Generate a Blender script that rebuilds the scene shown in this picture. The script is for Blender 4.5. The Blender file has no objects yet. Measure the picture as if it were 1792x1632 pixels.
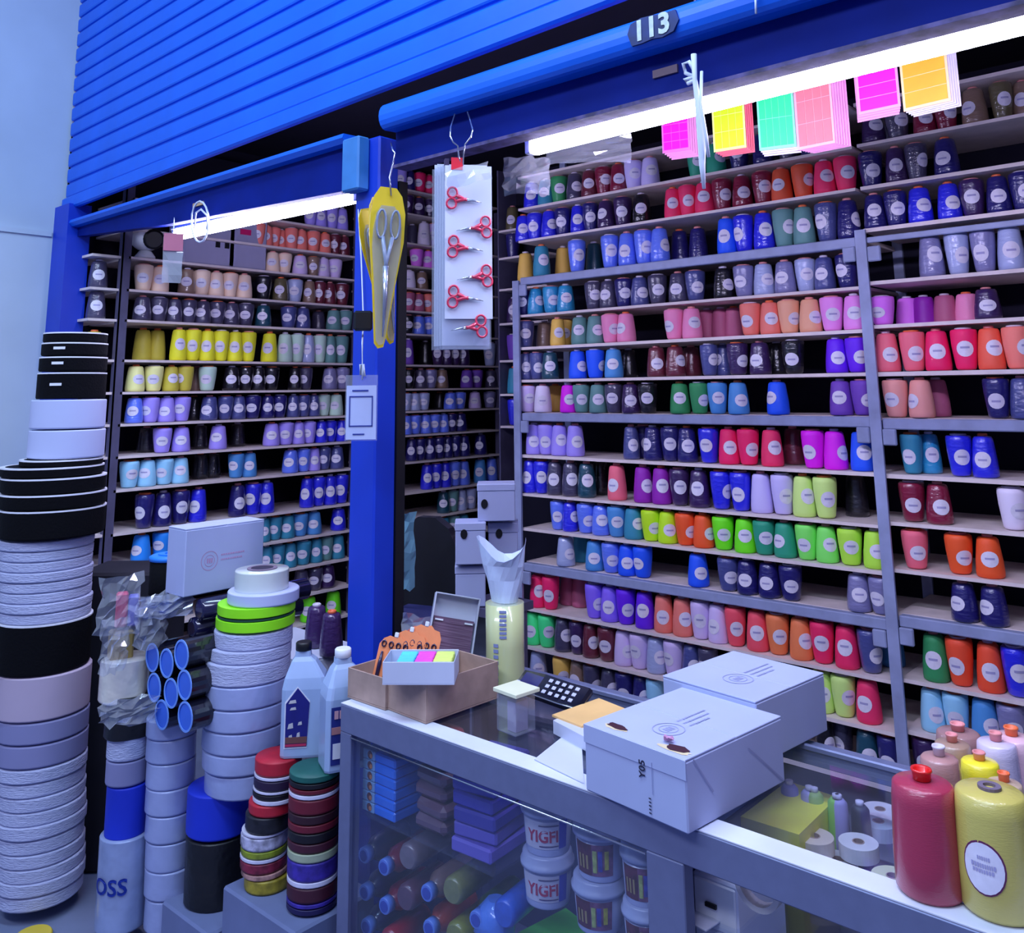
import bpy, math, random
from mathutils import Vector, Matrix
random.seed(7)
C = bpy.context.scene.collection
PI = math.pi
# ------------------------------------------------------------------ camera
R = ((0.74857832, -0.12712823, -0.65074489), (0.66292499, 0.12472193, 0.73822415), (-0.01268697, -0.98401364, 0.17764061))
FX, PX, PY, EYE = 1552.476, 905.877, 399.711, 1.62
cam = bpy.data.cameras.new('camera'); camo = bpy.data.objects.new('camera', cam); C.objects.link(camo)
bpy.context.scene.camera = camo
cam.sensor_fit = 'HORIZONTAL'; cam.sensor_width = 36.0; cam.lens = FX / 1792 * 36
cam.shift_x = (896 - PX) / 1792; cam.shift_y = (PY - 816) / 1792
cam.clip_start = 0.02; cam.clip_end = 100
camo.matrix_world = Matrix(((R[0][0], -R[0][1], -R[0][2], 0), (R[1][0], -R[1][1], -R[1][2], 0), (R[2][0], -R[2][1], -R[2][2], EYE), (0, 0, 0, 1)))
def ray(x, y):
    c = ((x - PX) / FX, (y - PY) / FX, 1.0)
    return Vector([sum(R[i][j] * c[j] for j in range(3)) for i in range(3)])
E0 = Vector((0, 0, EYE))
def onX(x, y, v): r = ray(x, y); return r * (v / r.x) + E0
def onY(x, y, v): r = ray(x, y); return r * (v / r.y) + E0
def onZ(x, y, v): r = ray(x, y); return r * ((v - EYE) / r.z) + E0
def atD(x, y, d): return ray(x, y) * d + E0
def face_cam(p): return math.atan2(-p.x, p.y)      # yaw that turns a local -Y side to the street side where one stands
# ------------------------------------------------------------------ light, exposure
sc = bpy.context.scene
sc.view_settings.view_transform = 'Standard'; sc.view_settings.look = 'None'; sc.view_settings.gamma = 1
sc.view_settings.use_curve_mapping = False; sc.view_settings.exposure = 0.22
sc.cycles.max_bounces = 6; sc.cycles.diffuse_bounces = 3; sc.cycles.glossy_bounces = 3
sc.cycles.transparent_max_bounces = 16; sc.cycles.sample_clamp_indirect = 4
sc.cycles.caustics_reflective = False; sc.cycles.caustics_refractive = False
w = bpy.data.worlds.new('world'); sc.world = w; w.use_nodes = True
bg = w.node_tree.nodes['Background']; bg.inputs[0].default_value = (0.36, 0.42, 1.0, 1); bg.inputs[1].default_value = 0.32
def area(name, loc, target, sx, sy, power, col):
    l = bpy.data.lights.new(name, 'AREA'); l.shape = 'RECTANGLE'; l.size = sx; l.size_y = sy; l.energy = power; l.color = col
    o = bpy.data.objects.new(name, l); C.objects.link(o); o.location = loc
    o.rotation_euler = (Vector(target) - Vector(loc)).to_track_quat('-Z', 'Y').to_euler(); return o
area('aisle_ceiling_lamp', (-1.3, 0.55, 4.35), (-1.5, 1.1, 2.0), 3.2, 0.35, 88, (0.50, 0.72, 1.0))
area('rear_aisle_ceiling_lamp', (-1.6, -1.5, 4.1), (-2.2, 2.4, 0.9), 4.6, 0.4, 105, (0.66, 0.75, 1.0))
# ------------------------------------------------------------------ helpers
def lin(c): return tuple((v / 255 / 12.92) if v / 255 <= 0.04045 else ((v / 255 + 0.055) / 1.055) ** 2.4 for v in c)
MC = {}
def mat(name, col, rough=0.6, metal=0.0, coat=0.0, bump=0.0, bscale=60, noise=0.0, nscale=8, stretch=None, emit=0, emitcol=None, alpha=1.0, spec=0.5):
    if name in MC: return MC[name]
    m = bpy.data.materials.new(name); m.use_nodes = True; nt = m.node_tree; b = nt.nodes['Principled BSDF']
    c = lin(col) + (1,)
    b.inputs['Base Color'].default_value = c; b.inputs['Roughness'].default_value = rough; b.inputs['Metallic'].default_value = metal
    b.inputs['Specular IOR Level'].default_value = spec
    if coat: b.inputs['Coat Weight'].default_value = coat; b.inputs['Coat Roughness'].default_value = 0.06
    if alpha < 1: b.inputs['Alpha'].default_value = alpha
    if emit: b.inputs['Emission Color'].default_value = (emitcol or c[:3]) + (1,); b.inputs['Emission Strength'].default_value = emit
    tc = nt.nodes.new('ShaderNodeTexCoord'); mp = nt.nodes.new('ShaderNodeMapping'); nt.links.new(tc.outputs['Object'], mp.inputs[0])
    if stretch: mp.inputs['Scale'].default_value = stretch
    if noise or not bump:
        n = nt.nodes.new('ShaderNodeTexNoise'); n.inputs['Scale'].default_value = nscale; n.inputs['Detail'].default_value = 3
        nt.links.new(mp.outputs[0], n.inputs[0])
        mx = nt.nodes.new('ShaderNodeMix'); mx.data_type = 'RGBA'; mx.blend_type = 'MULTIPLY'
        mx.inputs[6].default_value = c; k = 1 - (noise or 0.08) * 2
        cr = nt.nodes.new('ShaderNodeValToRGB'); cr.color_ramp.elements[0].position = 0.3; cr.color_ramp.elements[1].position = 0.7
        cr.color_ramp.elements[0].color = (k, k, k, 1); cr.color_ramp.elements[1].color = (1, 1, 1, 1)
        nt.links.new(n.outputs[0], cr.inputs[0]); nt.links.new(cr.outputs[0], mx.inputs[7]); mx.inputs[0].default_value = 1
        nt.links.new(mx.outputs[2], b.inputs['Base Color'])
    if bump:
        n2 = nt.nodes.new('ShaderNodeTexNoise'); n2.inputs['Scale'].default_value = bscale; n2.inputs['Detail'].default_value = 3
        nt.links.new(mp.outputs[0], n2.inputs[0]); bp = nt.nodes.new('ShaderNodeBump'); bp.inputs['Strength'].default_value = bump
        bp.inputs['Distance'].default_value = 0.01
        nt.links.new(n2.outputs[0], bp.inputs['Height']); nt.links.new(bp.outputs[0], b.inputs['Normal'])
        if coat: nt.links.new(bp.outputs[0], b.inputs['Coat Normal'])
    MC[name] = m; return m
def glass(name, tint=(0.92, 0.95, 1.0), refl=0.25, haze=0.0):
    if name in MC: return MC[name]
    m = bpy.data.materials.new(name); m.use_nodes = True; nt = m.node_tree
    for n in list(nt.nodes): nt.nodes.remove(n)
    out = nt.nodes.new('ShaderNodeOutputMaterial'); tr = nt.nodes.new('ShaderNodeBsdfTransparent'); gl = nt.nodes.new('ShaderNodeBsdfGlossy')
    tr.inputs[0].default_value = tint + (1,); gl.inputs['Roughness'].default_value = 0.06
    lw = nt.nodes.new('ShaderNodeLayerWeight'); lw.inputs[0].default_value = 0.5
    pw = nt.nodes.new('ShaderNodeMath'); pw.operation = 'POWER'; pw.inputs[1].default_value = 4.0; nt.links.new(lw.outputs['Facing'], pw.inputs[0])
    ml = nt.nodes.new('ShaderNodeMath'); ml.operation = 'MULTIPLY_ADD'; ml.inputs[1].default_value = 0.6; ml.inputs[2].default_value = 0.03 + refl * 0.15; nt.links.new(pw.outputs[0], ml.inputs[0])
    mx = nt.nodes.new('ShaderNodeMixShader'); nt.links.new(ml.outputs[0], mx.inputs[0]); nt.links.new(tr.outputs[0], mx.inputs[1]); nt.links.new(gl.outputs[0], mx.inputs[2])
    last = mx
    if haze:
        df = nt.nodes.new('ShaderNodeBsdfDiffuse'); df.inputs[0].default_value = (0.8, 0.82, 0.9, 1)
        m2 = nt.nodes.new('ShaderNodeMixShader'); m2.inputs[0].default_value = haze
        nt.links.new(mx.outputs[0], m2.inputs[1]); nt.links.new(df.outputs[0], m2.inputs[2]); last = m2
    nt.links.new(last.outputs[0], out.inputs[0]); MC[name] = m; return m
class MB:
    def __init__(s): s.v = []; s.f = []; s.sm = []
    def add(s, vs, fs, smooth=False):
        o = len(s.v); s.v += [tuple(p) for p in vs]; s.f += [tuple(i + o for i in f) for f in fs]; s.sm += [smooth] * len(fs); return s
    def box(s, x0, x1, y0, y1, z0, z1, M=None, bev=0.0):
        if bev:
            b = min(bev, (x1 - x0) / 2.01, (y1 - y0) / 2.01, (z1 - z0) / 2.01)
            vs = []
            for (z, i) in ((z0, b), (z0 + b, 0), (z1 - b, 0), (z1, b)):
                for (x, y) in ((x0 + i + b * (i == 0), y0 + i), (x1 - i - b * (i == 0), y0 + i), (x1 - i, y0 + i + b * (i == 0)), (x1 - i, y1 - i - b * (i == 0)), (x1 - i - b * (i == 0), y1 - i), (x0 + i + b * (i == 0), y1 - i), (x0 + i, y1 - i - b * (i == 0)), (x0 + i, y0 + i + b * (i == 0))):
                    vs.append((x, y, z))
            fs = [tuple(range(7, -1, -1)), tuple(range(24, 32))]
            for k in range(3):
                for j in range(8):
                    fs.append((k * 8 + j, k * 8 + (j + 1) % 8, k * 8 + 8 + (j + 1) % 8, k * 8 + 8 + j))
        else:
            vs = [(x, y, z) for z in (z0, z1) for (x, y) in ((x0, y0), (x1, y0), (x1, y1), (x0, y1))]
            fs = [(3, 2, 1, 0), (4, 5, 6, 7), (0, 1, 5, 4), (1, 2, 6, 5), (2, 3, 7, 6), (3, 0, 4, 7)]
        if M is not None: vs = [M @ Vector(p) for p in vs]
        return s.add(vs, fs)
    def prism(s, poly, a, b, axis='z', M=None):
        n = len(poly)
        def pt(p, h): return {'z': (p[0], p[1], h), 'y': (p[0], h, p[1]), 'x': (h, p[0], p[1])}[axis]
        vs = [pt(p, a) for p in poly] + [pt(p, b) for p in poly]
        if M is not None: vs = [M @ Vector(p) for p in vs]
        return s.add(vs, [tuple(range(n - 1, -1, -1)), tuple(range(n, 2 * n))] + [(i, (i + 1) % n, n + (i + 1) % n, n + i) for i in range(n)])
    def lathe(s, prof, n=20, M=None, smooth=True, cap=True, wob=0.0, seed=0):
        rnd = random.Random(seed); ph = [rnd.random() * 6.28 for _ in range(4)]
        vs = []
        for (r, z) in prof:
            for i in range(n):
                a = 2 * PI * i / n
                q = r * (1 + wob * (math.sin(3 * a + ph[0] + z * 40) + 0.6 * math.sin(5 * a + ph[1] - z * 70)))
                vs.append((q * math.cos(a), q * math.sin(a), z))
        fs = []
        m = len(prof)
        for k in range(m - 1):
            for i in range(n):
                fs.append((k * n + i, k * n + (i + 1) % n, (k + 1) * n + (i + 1) % n, (k + 1) * n + i))
        if M is not None: vs = [M @ Vector(p) for p in vs]
        s.add(vs, fs, smooth)
        if cap: s.f += [tuple(len(s.v) - m * n + i for i in range(n - 1, -1, -1)), tuple(len(s.v) - n + i for i in range(n))]; s.sm += [False, False]
        return s
    def tube(s, pts, r, n=8, closed=False):
        pts = [Vector(p) for p in pts]; m = len(pts); vs = []
        up = Vector((0.13, 0.21, 0.97))
        for i, p in enumerate(pts):
            a = pts[(i - 1) % m] if (closed or i) else p; b = pts[(i + 1) % m] if (closed or i < m - 1) else p
            t = (b - a).normalized(); u = t.cross(up)
            if u.length < 0.05: u = t.cross(Vector((1, 0, 0)))
            u.normalize(); v = t.cross(u)
            rr = r[i] if isinstance(r, (list, tuple)) else r
            for j in range(n):
                an = 2 * PI * j / n; vs.append(p + u * (rr * math.cos(an)) + v * (rr * math.sin(an)))
        fs = []
        for k in range(m if closed else m - 1):
            for j in range(n):
                k2 = (k + 1) % m
                fs.append((k * n + j, k * n + (j + 1) % n, k2 * n + (j + 1) % n, k2 * n + j))
        s.add(vs, fs, True)
        if not closed:
            o = len(s.v) - m * n; s.f += [tuple(o + j for j in range(n - 1, -1, -1)), tuple(len(s.v) - n + j for j in range(n))]; s.sm += [False, False]
        return s
    def ring(s, r0, r1, z0, z1, n=24, M=None):
        return s.lathe([(r0, z0), (r1, z0), (r1, z1), (r0, z1), (r0, z0)], n, M, smooth=False, cap=False)
    def mesh(s, name):
        me = bpy.data.meshes.new(name); me.from_pydata([tuple(p) for p in s.v], [], s.f); me.update()
        if any(s.sm): me.polygons.foreach_set('use_smooth', s.sm)
        return me
def obj(name, mb, m, parent=None, loc=None, rot=None, label=None):
    me = mb if isinstance(mb, bpy.types.Mesh) else mb.mesh(name)
    if m is not None and not me.materials: me.materials.append(m)
    o = bpy.data.objects.new(name, me); C.objects.link(o)
    if parent: o.parent = parent
    if loc is not None: o.location = loc
    if rot is not None: o.rotation_euler = rot if not isinstance(rot, (int, float)) else (0, 0, rot)
    if label: o['label'] = label
    return o
def tag(o, label, cat, group=None):
    o['label'] = label; o['category'] = cat
    if group: o['group'] = group
    return o
def thing(name, label, cat, loc=(0, 0, 0), rz=0, group=None):
    o = bpy.data.objects.new(name, None); o.empty_display_size = 0.05; C.objects.link(o); o.location = loc
    o.rotation_euler = (0, 0, rz) if isinstance(rz, (int, float)) else rz
    return tag(o, label, cat, group)
def struct(name, mb, m, parent=None):
    o = obj(name, mb, m, parent)
    if not parent: o['kind'] = 'structure'
    return o
def sphere_uv(r, n=16, m=10):
    return [(max(1e-4, r * math.sin(PI * k / m)), -r * math.cos(PI * k / m)) for k in range(m + 1)]
def text_mesh(txt, size, depth=0.0006, bold=0.0):
    cu = bpy.data.curves.new('text', 'FONT'); cu.body = txt; cu.size = size; cu.extrude = depth; cu.offset = bold; cu.align_x = 'CENTER'; cu.align_y = 'CENTER'
    cu.resolution_u = 3
    to = bpy.data.objects.new('text', cu); C.objects.link(to); bpy.context.view_layer.update()
    me = bpy.data.meshes.new_from_object(to.evaluated_get(bpy.context.evaluated_depsgraph_get()))
    bpy.data.objects.remove(to); return me
ORD = ['zeroth', 'first', 'second', 'third', 'fourth', 'fifth', 'sixth', 'seventh', 'eighth', 'ninth', 'tenth', 'eleventh', 'twelfth', 'thirteenth', 'fourteenth', 'fifteenth', 'sixteenth', 'seventeenth', 'eighteenth', 'nineteenth', 'twentieth'] + ['twenty-' + k for k in ('first', 'second', 'third', 'fourth', 'fifth', 'sixth', 'seventh', 'eighth', 'ninth')] + ['thirtieth'] + ['thirty-' + k for k in ('first', 'second', 'third', 'fourth', 'fifth')]
# ------------------------------------------------------------------ materials
M_wall = mat('painted_wall', (186, 206, 218), 0.7, noise=0.06, nscale=2.5)
M_floor = mat('floor_paint', (120, 130, 160), 0.6, noise=0.15, nscale=4)
M_dark = mat('dark_interior', (26, 24, 42), 0.85, spec=0.2)  # near black all over, so the gaps between the cones look black
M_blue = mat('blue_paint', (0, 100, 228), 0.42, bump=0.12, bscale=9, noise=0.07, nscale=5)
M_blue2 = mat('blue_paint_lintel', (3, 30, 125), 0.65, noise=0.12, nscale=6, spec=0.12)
M_bluepost = mat('blue_paint_post', (15, 60, 200), 0.45, noise=0.1, nscale=3)
M_bpost_hi = mat('worn_light_blue_paint', (60, 130, 200), 0.5, noise=0.12, nscale=9)
M_steel = mat('grey_painted_steel', (160, 170, 208), 0.5, noise=0.12, nscale=12)
M_sdark = mat('dark_painted_steel', (92, 88, 118), 0.5, noise=0.15, nscale=10)
M_board = mat('pale_shelf_board', (240, 224, 222), 0.65, noise=0.08, nscale=14)
M_alu = mat('aluminium_frame', (118, 124, 158), 0.42, metal=0.25, noise=0.05, nscale=30)
M_white = mat('white_card', (206, 210, 230), 0.6, noise=0.04, nscale=6)
M_carton = mat('white_carton', (178, 186, 222), 0.6, noise=0.04, nscale=6)
M_white2 = mat('white_plastic', (236, 238, 246), 0.35)
M_black = mat('black_plastic', (12, 12, 18), 0.4)
M_blackelastic = mat('black_elastic', (5, 5, 10), 0.85, bump=0.2, bscale=120, spec=0.15)
M_welastic = mat('white_elastic', (186, 190, 220), 0.7, bump=0.5, bscale=60, stretch=(1, 1, 5), noise=0.06, nscale=10)
M_rim = mat('white_rim', (240, 240, 248), 0.5)
M_label = mat('paper_label', (236, 230, 246), 0.55, noise=0.05, nscale=70)
M_ink = mat('label_print', (176, 170, 214), 0.6)
M_tip = mat('pink_cone_tip', (235, 150, 150), 0.5)
M_tipw = mat('white_cone_tip', (225, 215, 235), 0.5)
M_tipo = mat('orange_cone_tip', (250, 120, 70), 0.4)
M_glass = glass('display_glass', refl=0.1, haze=0.012)
M_clear = glass('clear_plastic', tint=(0.93, 0.95, 1), refl=0.4, haze=0.12)
M_wrap = glass('crumpled_plastic', tint=(0.9, 0.93, 1), refl=0.55, haze=0.2)
M_lamp = mat('lit_tube', (255, 255, 255), 0.5, emit=72.0, emitcol=(0.72, 0.68, 1.0))
M_card = mat('brown_cardboard', (185, 155, 140), 0.75, noise=0.12, nscale=20)
M_cord = mat('white_cord', (215, 222, 240), 0.7)
M_chrome = mat('chrome', (200, 205, 215), 0.2, metal=0.9)
# ------------------------------------------------------------------ shell
YF = 1.8; XL = -4.66; XR = 1.6; CEIL = 3.1
struct('floor', MB().box(-6, XR, -4, 5.6, -0.1, 0), M_floor)
struct('wall_left', MB().box(XL - 0.12, XL, -4, YF, 0, 4.6), M_wall)
struct('trim_1', MB().box(XL, XL + 0.012, -1.5, YF - 0.06, 2.40, 2.425), M_wall)
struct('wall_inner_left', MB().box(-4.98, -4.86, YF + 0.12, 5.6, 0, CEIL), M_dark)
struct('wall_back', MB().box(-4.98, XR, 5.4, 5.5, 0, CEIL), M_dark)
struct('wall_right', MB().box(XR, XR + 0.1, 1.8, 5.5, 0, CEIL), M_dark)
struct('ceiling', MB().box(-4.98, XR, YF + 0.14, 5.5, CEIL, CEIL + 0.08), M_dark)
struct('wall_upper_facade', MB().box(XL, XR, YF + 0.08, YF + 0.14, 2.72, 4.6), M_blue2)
# roller shutter, its slats each a part
sh = thing('roller_shutter', 'bright blue roller shutter half raised above the shop opening', 'shutter', (XL, YF, 2.532), (0, -0.019, 0))
prof = []
H = 0.082
prof = [(0.004, 0.0), (0.002, 0.0035), (-0.006, 0.006), (-0.0095, 0.012), (-0.010, 0.03), (-0.010, 0.055), (-0.0095, 0.068), (-0.006, 0.0745), (0.002, 0.0765), (0.004, 0.082), (0.008, 0.082), (0.008, 0.0)]
slat = MB().prism(prof, 0.02, XR - XL, 'x').mesh('slat'); slat.materials.append(M_blue)
for k in range(23):
    obj('slat', slat, None, sh, (0, 0, 0.066 + k * H))
obj('bottom_bar', MB().box(0.02, XR - XL, -0.03, 0.004, 0, 0.064, bev=0.008), M_blue, sh)
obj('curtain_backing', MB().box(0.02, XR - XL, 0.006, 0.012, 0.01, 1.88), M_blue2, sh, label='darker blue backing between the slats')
# lintel: lip + face, two bays
lt = thing('lintel_beam', 'deep blue steel lintel running over the shop opening, numbered 113', 'beam', (0, YF, 2.3))
lip = []
for k in range(9):
    a = -PI / 2 + PI * k / 8; lip.append((-0.045 - 0.028 * math.cos(a), 0.17 + 0.042 * math.sin(a)))
lip += [(0.05, 0.205), (0.05, 0.135)]
obj('lip', MB().prism(lip, -2.1, XR, 'x'), M_blue, lt)
lip2 = [(-0.03, 0.135), (-0.045, 0.15), (-0.04, 0.165), (0.05, 0.168), (0.05, 0.13)]
obj('lip', MB().prism(lip2, XL + 0.1, -2.32, 'x'), M_blue, lt)
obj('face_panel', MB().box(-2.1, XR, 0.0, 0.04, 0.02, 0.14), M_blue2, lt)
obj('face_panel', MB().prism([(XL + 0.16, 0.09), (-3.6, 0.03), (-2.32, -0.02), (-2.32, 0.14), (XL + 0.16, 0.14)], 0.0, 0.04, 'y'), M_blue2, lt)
obj('edge_angle', MB().box(-2.1, XR, -0.012, 0.05, 0.012, 0.022), mat('rusty_edge', (96, 84, 140), 0.7, noise=0.35, nscale=25), lt, label='worn rusty lower edge strip')
obj('rope_hole', MB().box(-3.36, -3.28, -0.006, 0.0, 0.07, 0.085), mat('beige_tape', (190, 160, 120), 0.7), lt, label='beige tape patch')
obj('tape_patch', MB().box(-1.13, -1.06, -0.006, 0.0, 0.07, 0.09), mat('tan_tape', (120, 100, 110), 0.7), lt, label='tan tape patch')
pm = onY(1143, 50, YF - 0.07)
rp = random.Random(3)
pp = [(pm.x + 0.062 * (0.9 + 0.2 * rp.random()) * a, pm.z - 2.3 + 0.03 * (0.85 + 0.3 * rp.random()) * b) for a, b in ((-1, -1), (-0.5, -1), (0, -1.05), (0.5, -0.95), (1, -0.9), (1.1, 0), (1, 0.9), (0.5, 1), (0, 0.95), (-0.5, 1.05), (-0.95, 1), (-1.08, 0.1))]
plate = obj('number_patch', MB().prism(pp, -0.0765, -0.07, 'y'), mat('dark_number_patch', (14, 48, 120), 0.6, noise=0.3, nscale=20), lt, label='dark worn patch behind the digits 113')
t113 = text_mesh('113', 0.07, 0.0008, 0.0025)
n_ = obj('digits', t113, mat('stencil_white', (205, 220, 215), 0.6, noise=0.15, nscale=60), plate, (pm.x, -0.0778, pm.z - 2.3), (PI / 2, 0, 0), label='white stencilled digits 113')
struct('trim_2', MB().box(XL, XL + 0.17, YF - 0.05, YF + 0.06, 0, 2.55), M_bluepost)   # left jamb
pa = onY(614, 700, YF); pb = onY(657, 700, YF)
post = thing('blue_steel_post', 'blue painted steel post dividing the shop opening', 'post', (pa.x, YF, 0))
wdt = pb.x - pa.x
obj('column', MB().box(0, wdt, 0, 0.085, 0, 2.44, bev=0.006), M_bluepost, post)
obj('cap', MB().box(-0.012, wdt * 0.62, -0.05, 0.0, 2.26, 2.44, bev=0.006), M_bpost_hi, post, label='light blue worn top bracket')
obj('guide_channel', MB().box(wdt - 0.02, wdt + 0.004, 0.085, 0.12, 0, 2.3), mat('black_channel', (14, 14, 24), 0.5), post, label='black guide channel')

# ------------------------------------------------------------------ racks
Y_B = 3.5
ZB1 = [2.569, 2.395, 2.197, 2.000, 1.832, 1.665, 1.499, 1.289, 1.099, 0.933, 0.769, 0.555, 0.378, 0.19]
ZB2 = [2.57, 2.395, 2.225, 2.015, 1.845, 1.665, 1.493, 1.287, 1.115, 0.948, 0.79, 0.571, 0.40, 0.21]
X0, X1, X2 = -3.09, -1.27, 0.55
rack = thing('back_rack', 'tall grey steel rack crowded with thread cones behind the glass counter', 'rack', (0, Y_B, 0))
def upright(x, par, m, h=2.9, ya=-0.02, w=0.042):
    u = MB(); u.box(x - w / 2, x + w / 2, ya, ya + 0.012, 0, h)
    if x != X0: u.box(x - w / 2, x - w / 2 + 0.004, ya + 0.012, ya + 0.024, 0, h)
    return obj('upright', u, m, par)
for x in (X0, X1, X2):
    upright(x, rack, M_steel, 2.18 if x != X1 else 2.22)
    obj('rear_upright', MB().box(x - 0.02, x + 0.02, 0.40, 0.415, 0, 2.9), M_steel, rack)
for (a, b, zs, beams) in ((X0, X1, ZB1, (2, 6, 10)), (X1, X2, ZB2, (3, 6, 10))):
    for i, z in enumerate(zs + [(ZB1 if zs is ZB1 else ZB2)[0] + 0.172]):
        t = 0.012 + random.random() * 0.004
        if i in beams:
            h = 0.042 if i != 3 else 0.05
            if a == X1 and i == 3:
                obj('shelf_board', MB().box(a + 0.01, b - 0.01, 0.0, 0.4, z - t, z), M_board, rack)
                continue
            obj('beam', MB().box(a + 0.022, b - 0.022, -0.008, 0.03, z - h, z - 0.002, bev=0.004), M_steel, rack)
            obj('shelf_board', MB().box(a + 0.01, b - 0.01, 0.03, 0.4, z - 0.018, z), M_board, rack)
            for (bx) in (a + 0.024, b - 0.024):
                s_ = 1 if bx < (a + b) / 2 else -1
                xx = sorted((bx, bx + s_ * 0.05))
                obj('bracket', MB().box(xx[0], xx[1], -0.024, -0.008, z - 0.10, z - 0.04, bev=0.004), M_steel, rack)
        else:
            obj('shelf_board', MB().box(a + 0.01, b - 0.01, 0.0, 0.4, z - t, z), M_board, rack)
obj('beam', MB().box(X1 + 0.022, X2, -0.012, 0.0, 2.165, 2.188, bev=0.003), M_steel, rack)
for bx in (X1 + 0.024,):
    obj('bracket', MB().box(bx, bx + 0.05, -0.024, -0.008, 2.09, 2.15, bev=0.004), M_steel, rack)
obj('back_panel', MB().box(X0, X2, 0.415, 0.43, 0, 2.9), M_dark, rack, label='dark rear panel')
# side rack along the left wall
X_S = -4.35
ZS = [2.595, 2.44, 2.295, 2.132, 1.981, 1.785, 1.629, 1.476, 1.324, 1.168, 0.968, 0.817, 0.66, 0.51, 0.35]
ZM = [2.935, 2.775, 2.577, 2.427, 2.28, 2.13, 1.981, 1.782, 1.629, 1.488, 1.339, 1.172, 0.985, 0.822, 0.677, 0.525]
YA, YB_, YC, YD, YE = 1.96, 2.0, 3.46, 3.62, 4.72
srack = thing('side_rack', 'long dark steel rack of thread cones along the left side wall', 'rack', (X_S, 0, 0))
def sup(y, h, m=M_sdark):
    u = MB(); u.box(-0.012, 0.0, y - 0.021, y + 0.021, 0, h); u.box(-0.045, 0.0, y - 0.021, y - 0.017, 0, h); obj('upright', u, m, srack)
for y in (1.99, 3.45, 3.70, 4.74): sup(y, 2.9)
for z in ZS:
    obj('shelf_board', MB().box(-0.4, 0.0, 2.0, 3.45, z - 0.012, z), M_board, srack)
    if z < 2.4: obj('shelf_board', MB().box(-0.4, -0.02, 1.83, 1.97, z - 0.012, z), M_board, srack)
for z in ZM: obj('shelf_board', MB().box(-0.4, 0.0, 3.70, 4.72, z - 0.012, z), M_board, srack)
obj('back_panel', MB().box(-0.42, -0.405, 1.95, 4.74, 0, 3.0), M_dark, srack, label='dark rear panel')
# ------------------------------------------------------------------ thread cones
PAL = {
 'nv': ('navy blue', (30, 26, 95)), 'rb': ('royal blue', (38, 40, 205)), 'bl': ('bright blue', (22, 85, 235)), 'cb': ('cornflower blue', (92, 120, 230)),
 'sb': ('steel blue', (60, 120, 175)), 'sk': ('sky blue', (30, 140, 240)), 'st': ('sky teal', (40, 140, 185)), 'tl': ('teal', (40, 115, 140)), 'dt': ('dark teal', (24, 66, 84)),
 'gr': ('dark green', (38, 120, 70)), 'dg': ('grey green', (80, 120, 118)), 'sg': ('pale sage', (160, 185, 170)), 'mg': ('mint green', (60, 215, 125)), 'gb': ('sea green', (30, 130, 100)),
 'ng': ('neon green', (110, 240, 25)), 'ny': ('neon lime yellow', (200, 255, 25)), 'lg': ('light green', (120, 225, 95)), 'li': ('lime', (170, 225, 65)), 'pl': ('pale lime', (205, 238, 130)),
 'no': ('neon orange', (255, 88, 32)), 'ro': ('red orange', (240, 75, 40)), 'og': ('light orange', (255, 132, 78)), 'so': ('salmon', (255, 130, 115)), 'sa': ('dull salmon', (210, 110, 100)), 'ps': ('pale salmon', (225, 150, 140)), 'pe': ('peach', (232, 165, 130)),
 'np': ('neon pink', (255, 28, 105)), 'co': ('coral pink', (255, 82, 100)), 'oc': ('orange coral', (255, 95, 70)), 'dc': ('dusty coral', (200, 88, 105)), 'hp': ('raspberry pink', (235, 35, 95)), 'pr': ('pinkish red', (215, 40, 90)),
 'pk': ('dusty pink', (215, 125, 165)), 'dk': ('dull rose', (150, 75, 105)), 'or': ('orchid', (205, 105, 215)), 'op': ('orchid pink', (215, 130, 205)), 'mt': ('magenta', (190, 15, 190)), 'dm': ('deep magenta', (120, 20, 140)),
 'pu': ('vivid purple', (85, 20, 190)), 'mv': ('mauve purple', (95, 55, 150)), 'dp': ('dark plum', (52, 30, 78)), 'lp': ('light purple', (120, 90, 215)), 'lv': ('lavender', (140, 125, 205)), 'pv': ('pale lavender', (190, 180, 228)), 'll': ('lilac grey', (178, 160, 198)), 'wh': ('off white', (215, 205, 225)),
 'bn': ('maroon brown', (98, 34, 50)), 're': ('crimson', (170, 28, 62)), 'dr': ('dark crimson', (120, 22, 52)), 'ru': ('rust orange', (185, 70, 40)), 'be': ('beige', (205, 180, 160)), 'tn': ('tan brown', (130, 105, 90)), 'ob': ('olive brown', (92, 84, 58)), 'mu': ('mustard', (205, 165, 75)),
 'ye': ('bright yellow', (255, 250, 45)), 'py': ('pale yellow', (232, 230, 150)), 'ol': ('olive yellow', (170, 160, 55)), 'gy': ('grey', (120, 118, 160)), 'gd': ('dark grey', (62, 58, 84)), 'gn': ('slate blue', (66, 72, 128)), 'gl': ('pale grey blue', (158, 168, 205)), 'bk': ('black', (16, 15, 24)), 'cy': ('pale cyan', (140, 195, 222)),
}
GLOSS = {'nv', 'dp', 'gd', 'bk', 'gy', 'gn', 'bn', 'dr', 'dt', 'rb', 'cb', 'st', 'ob', 'tn', 'gl'}
CP = [(0.040, 0), (0.0445, 0.004), (0.0455, 0.02), (0.0435, 0.06), (0.0365, 0.125), (0.034, 0.142), (0.029, 0.149), (0.017, 0.151)]
CH = 0.151
def rad(z):
    for (a, za), (b, zb) in zip(CP, CP[1:]):
        if za <= z <= zb: return a + (b - a) * (z - za) / (zb - za)
    return CP[-1][0]
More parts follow.
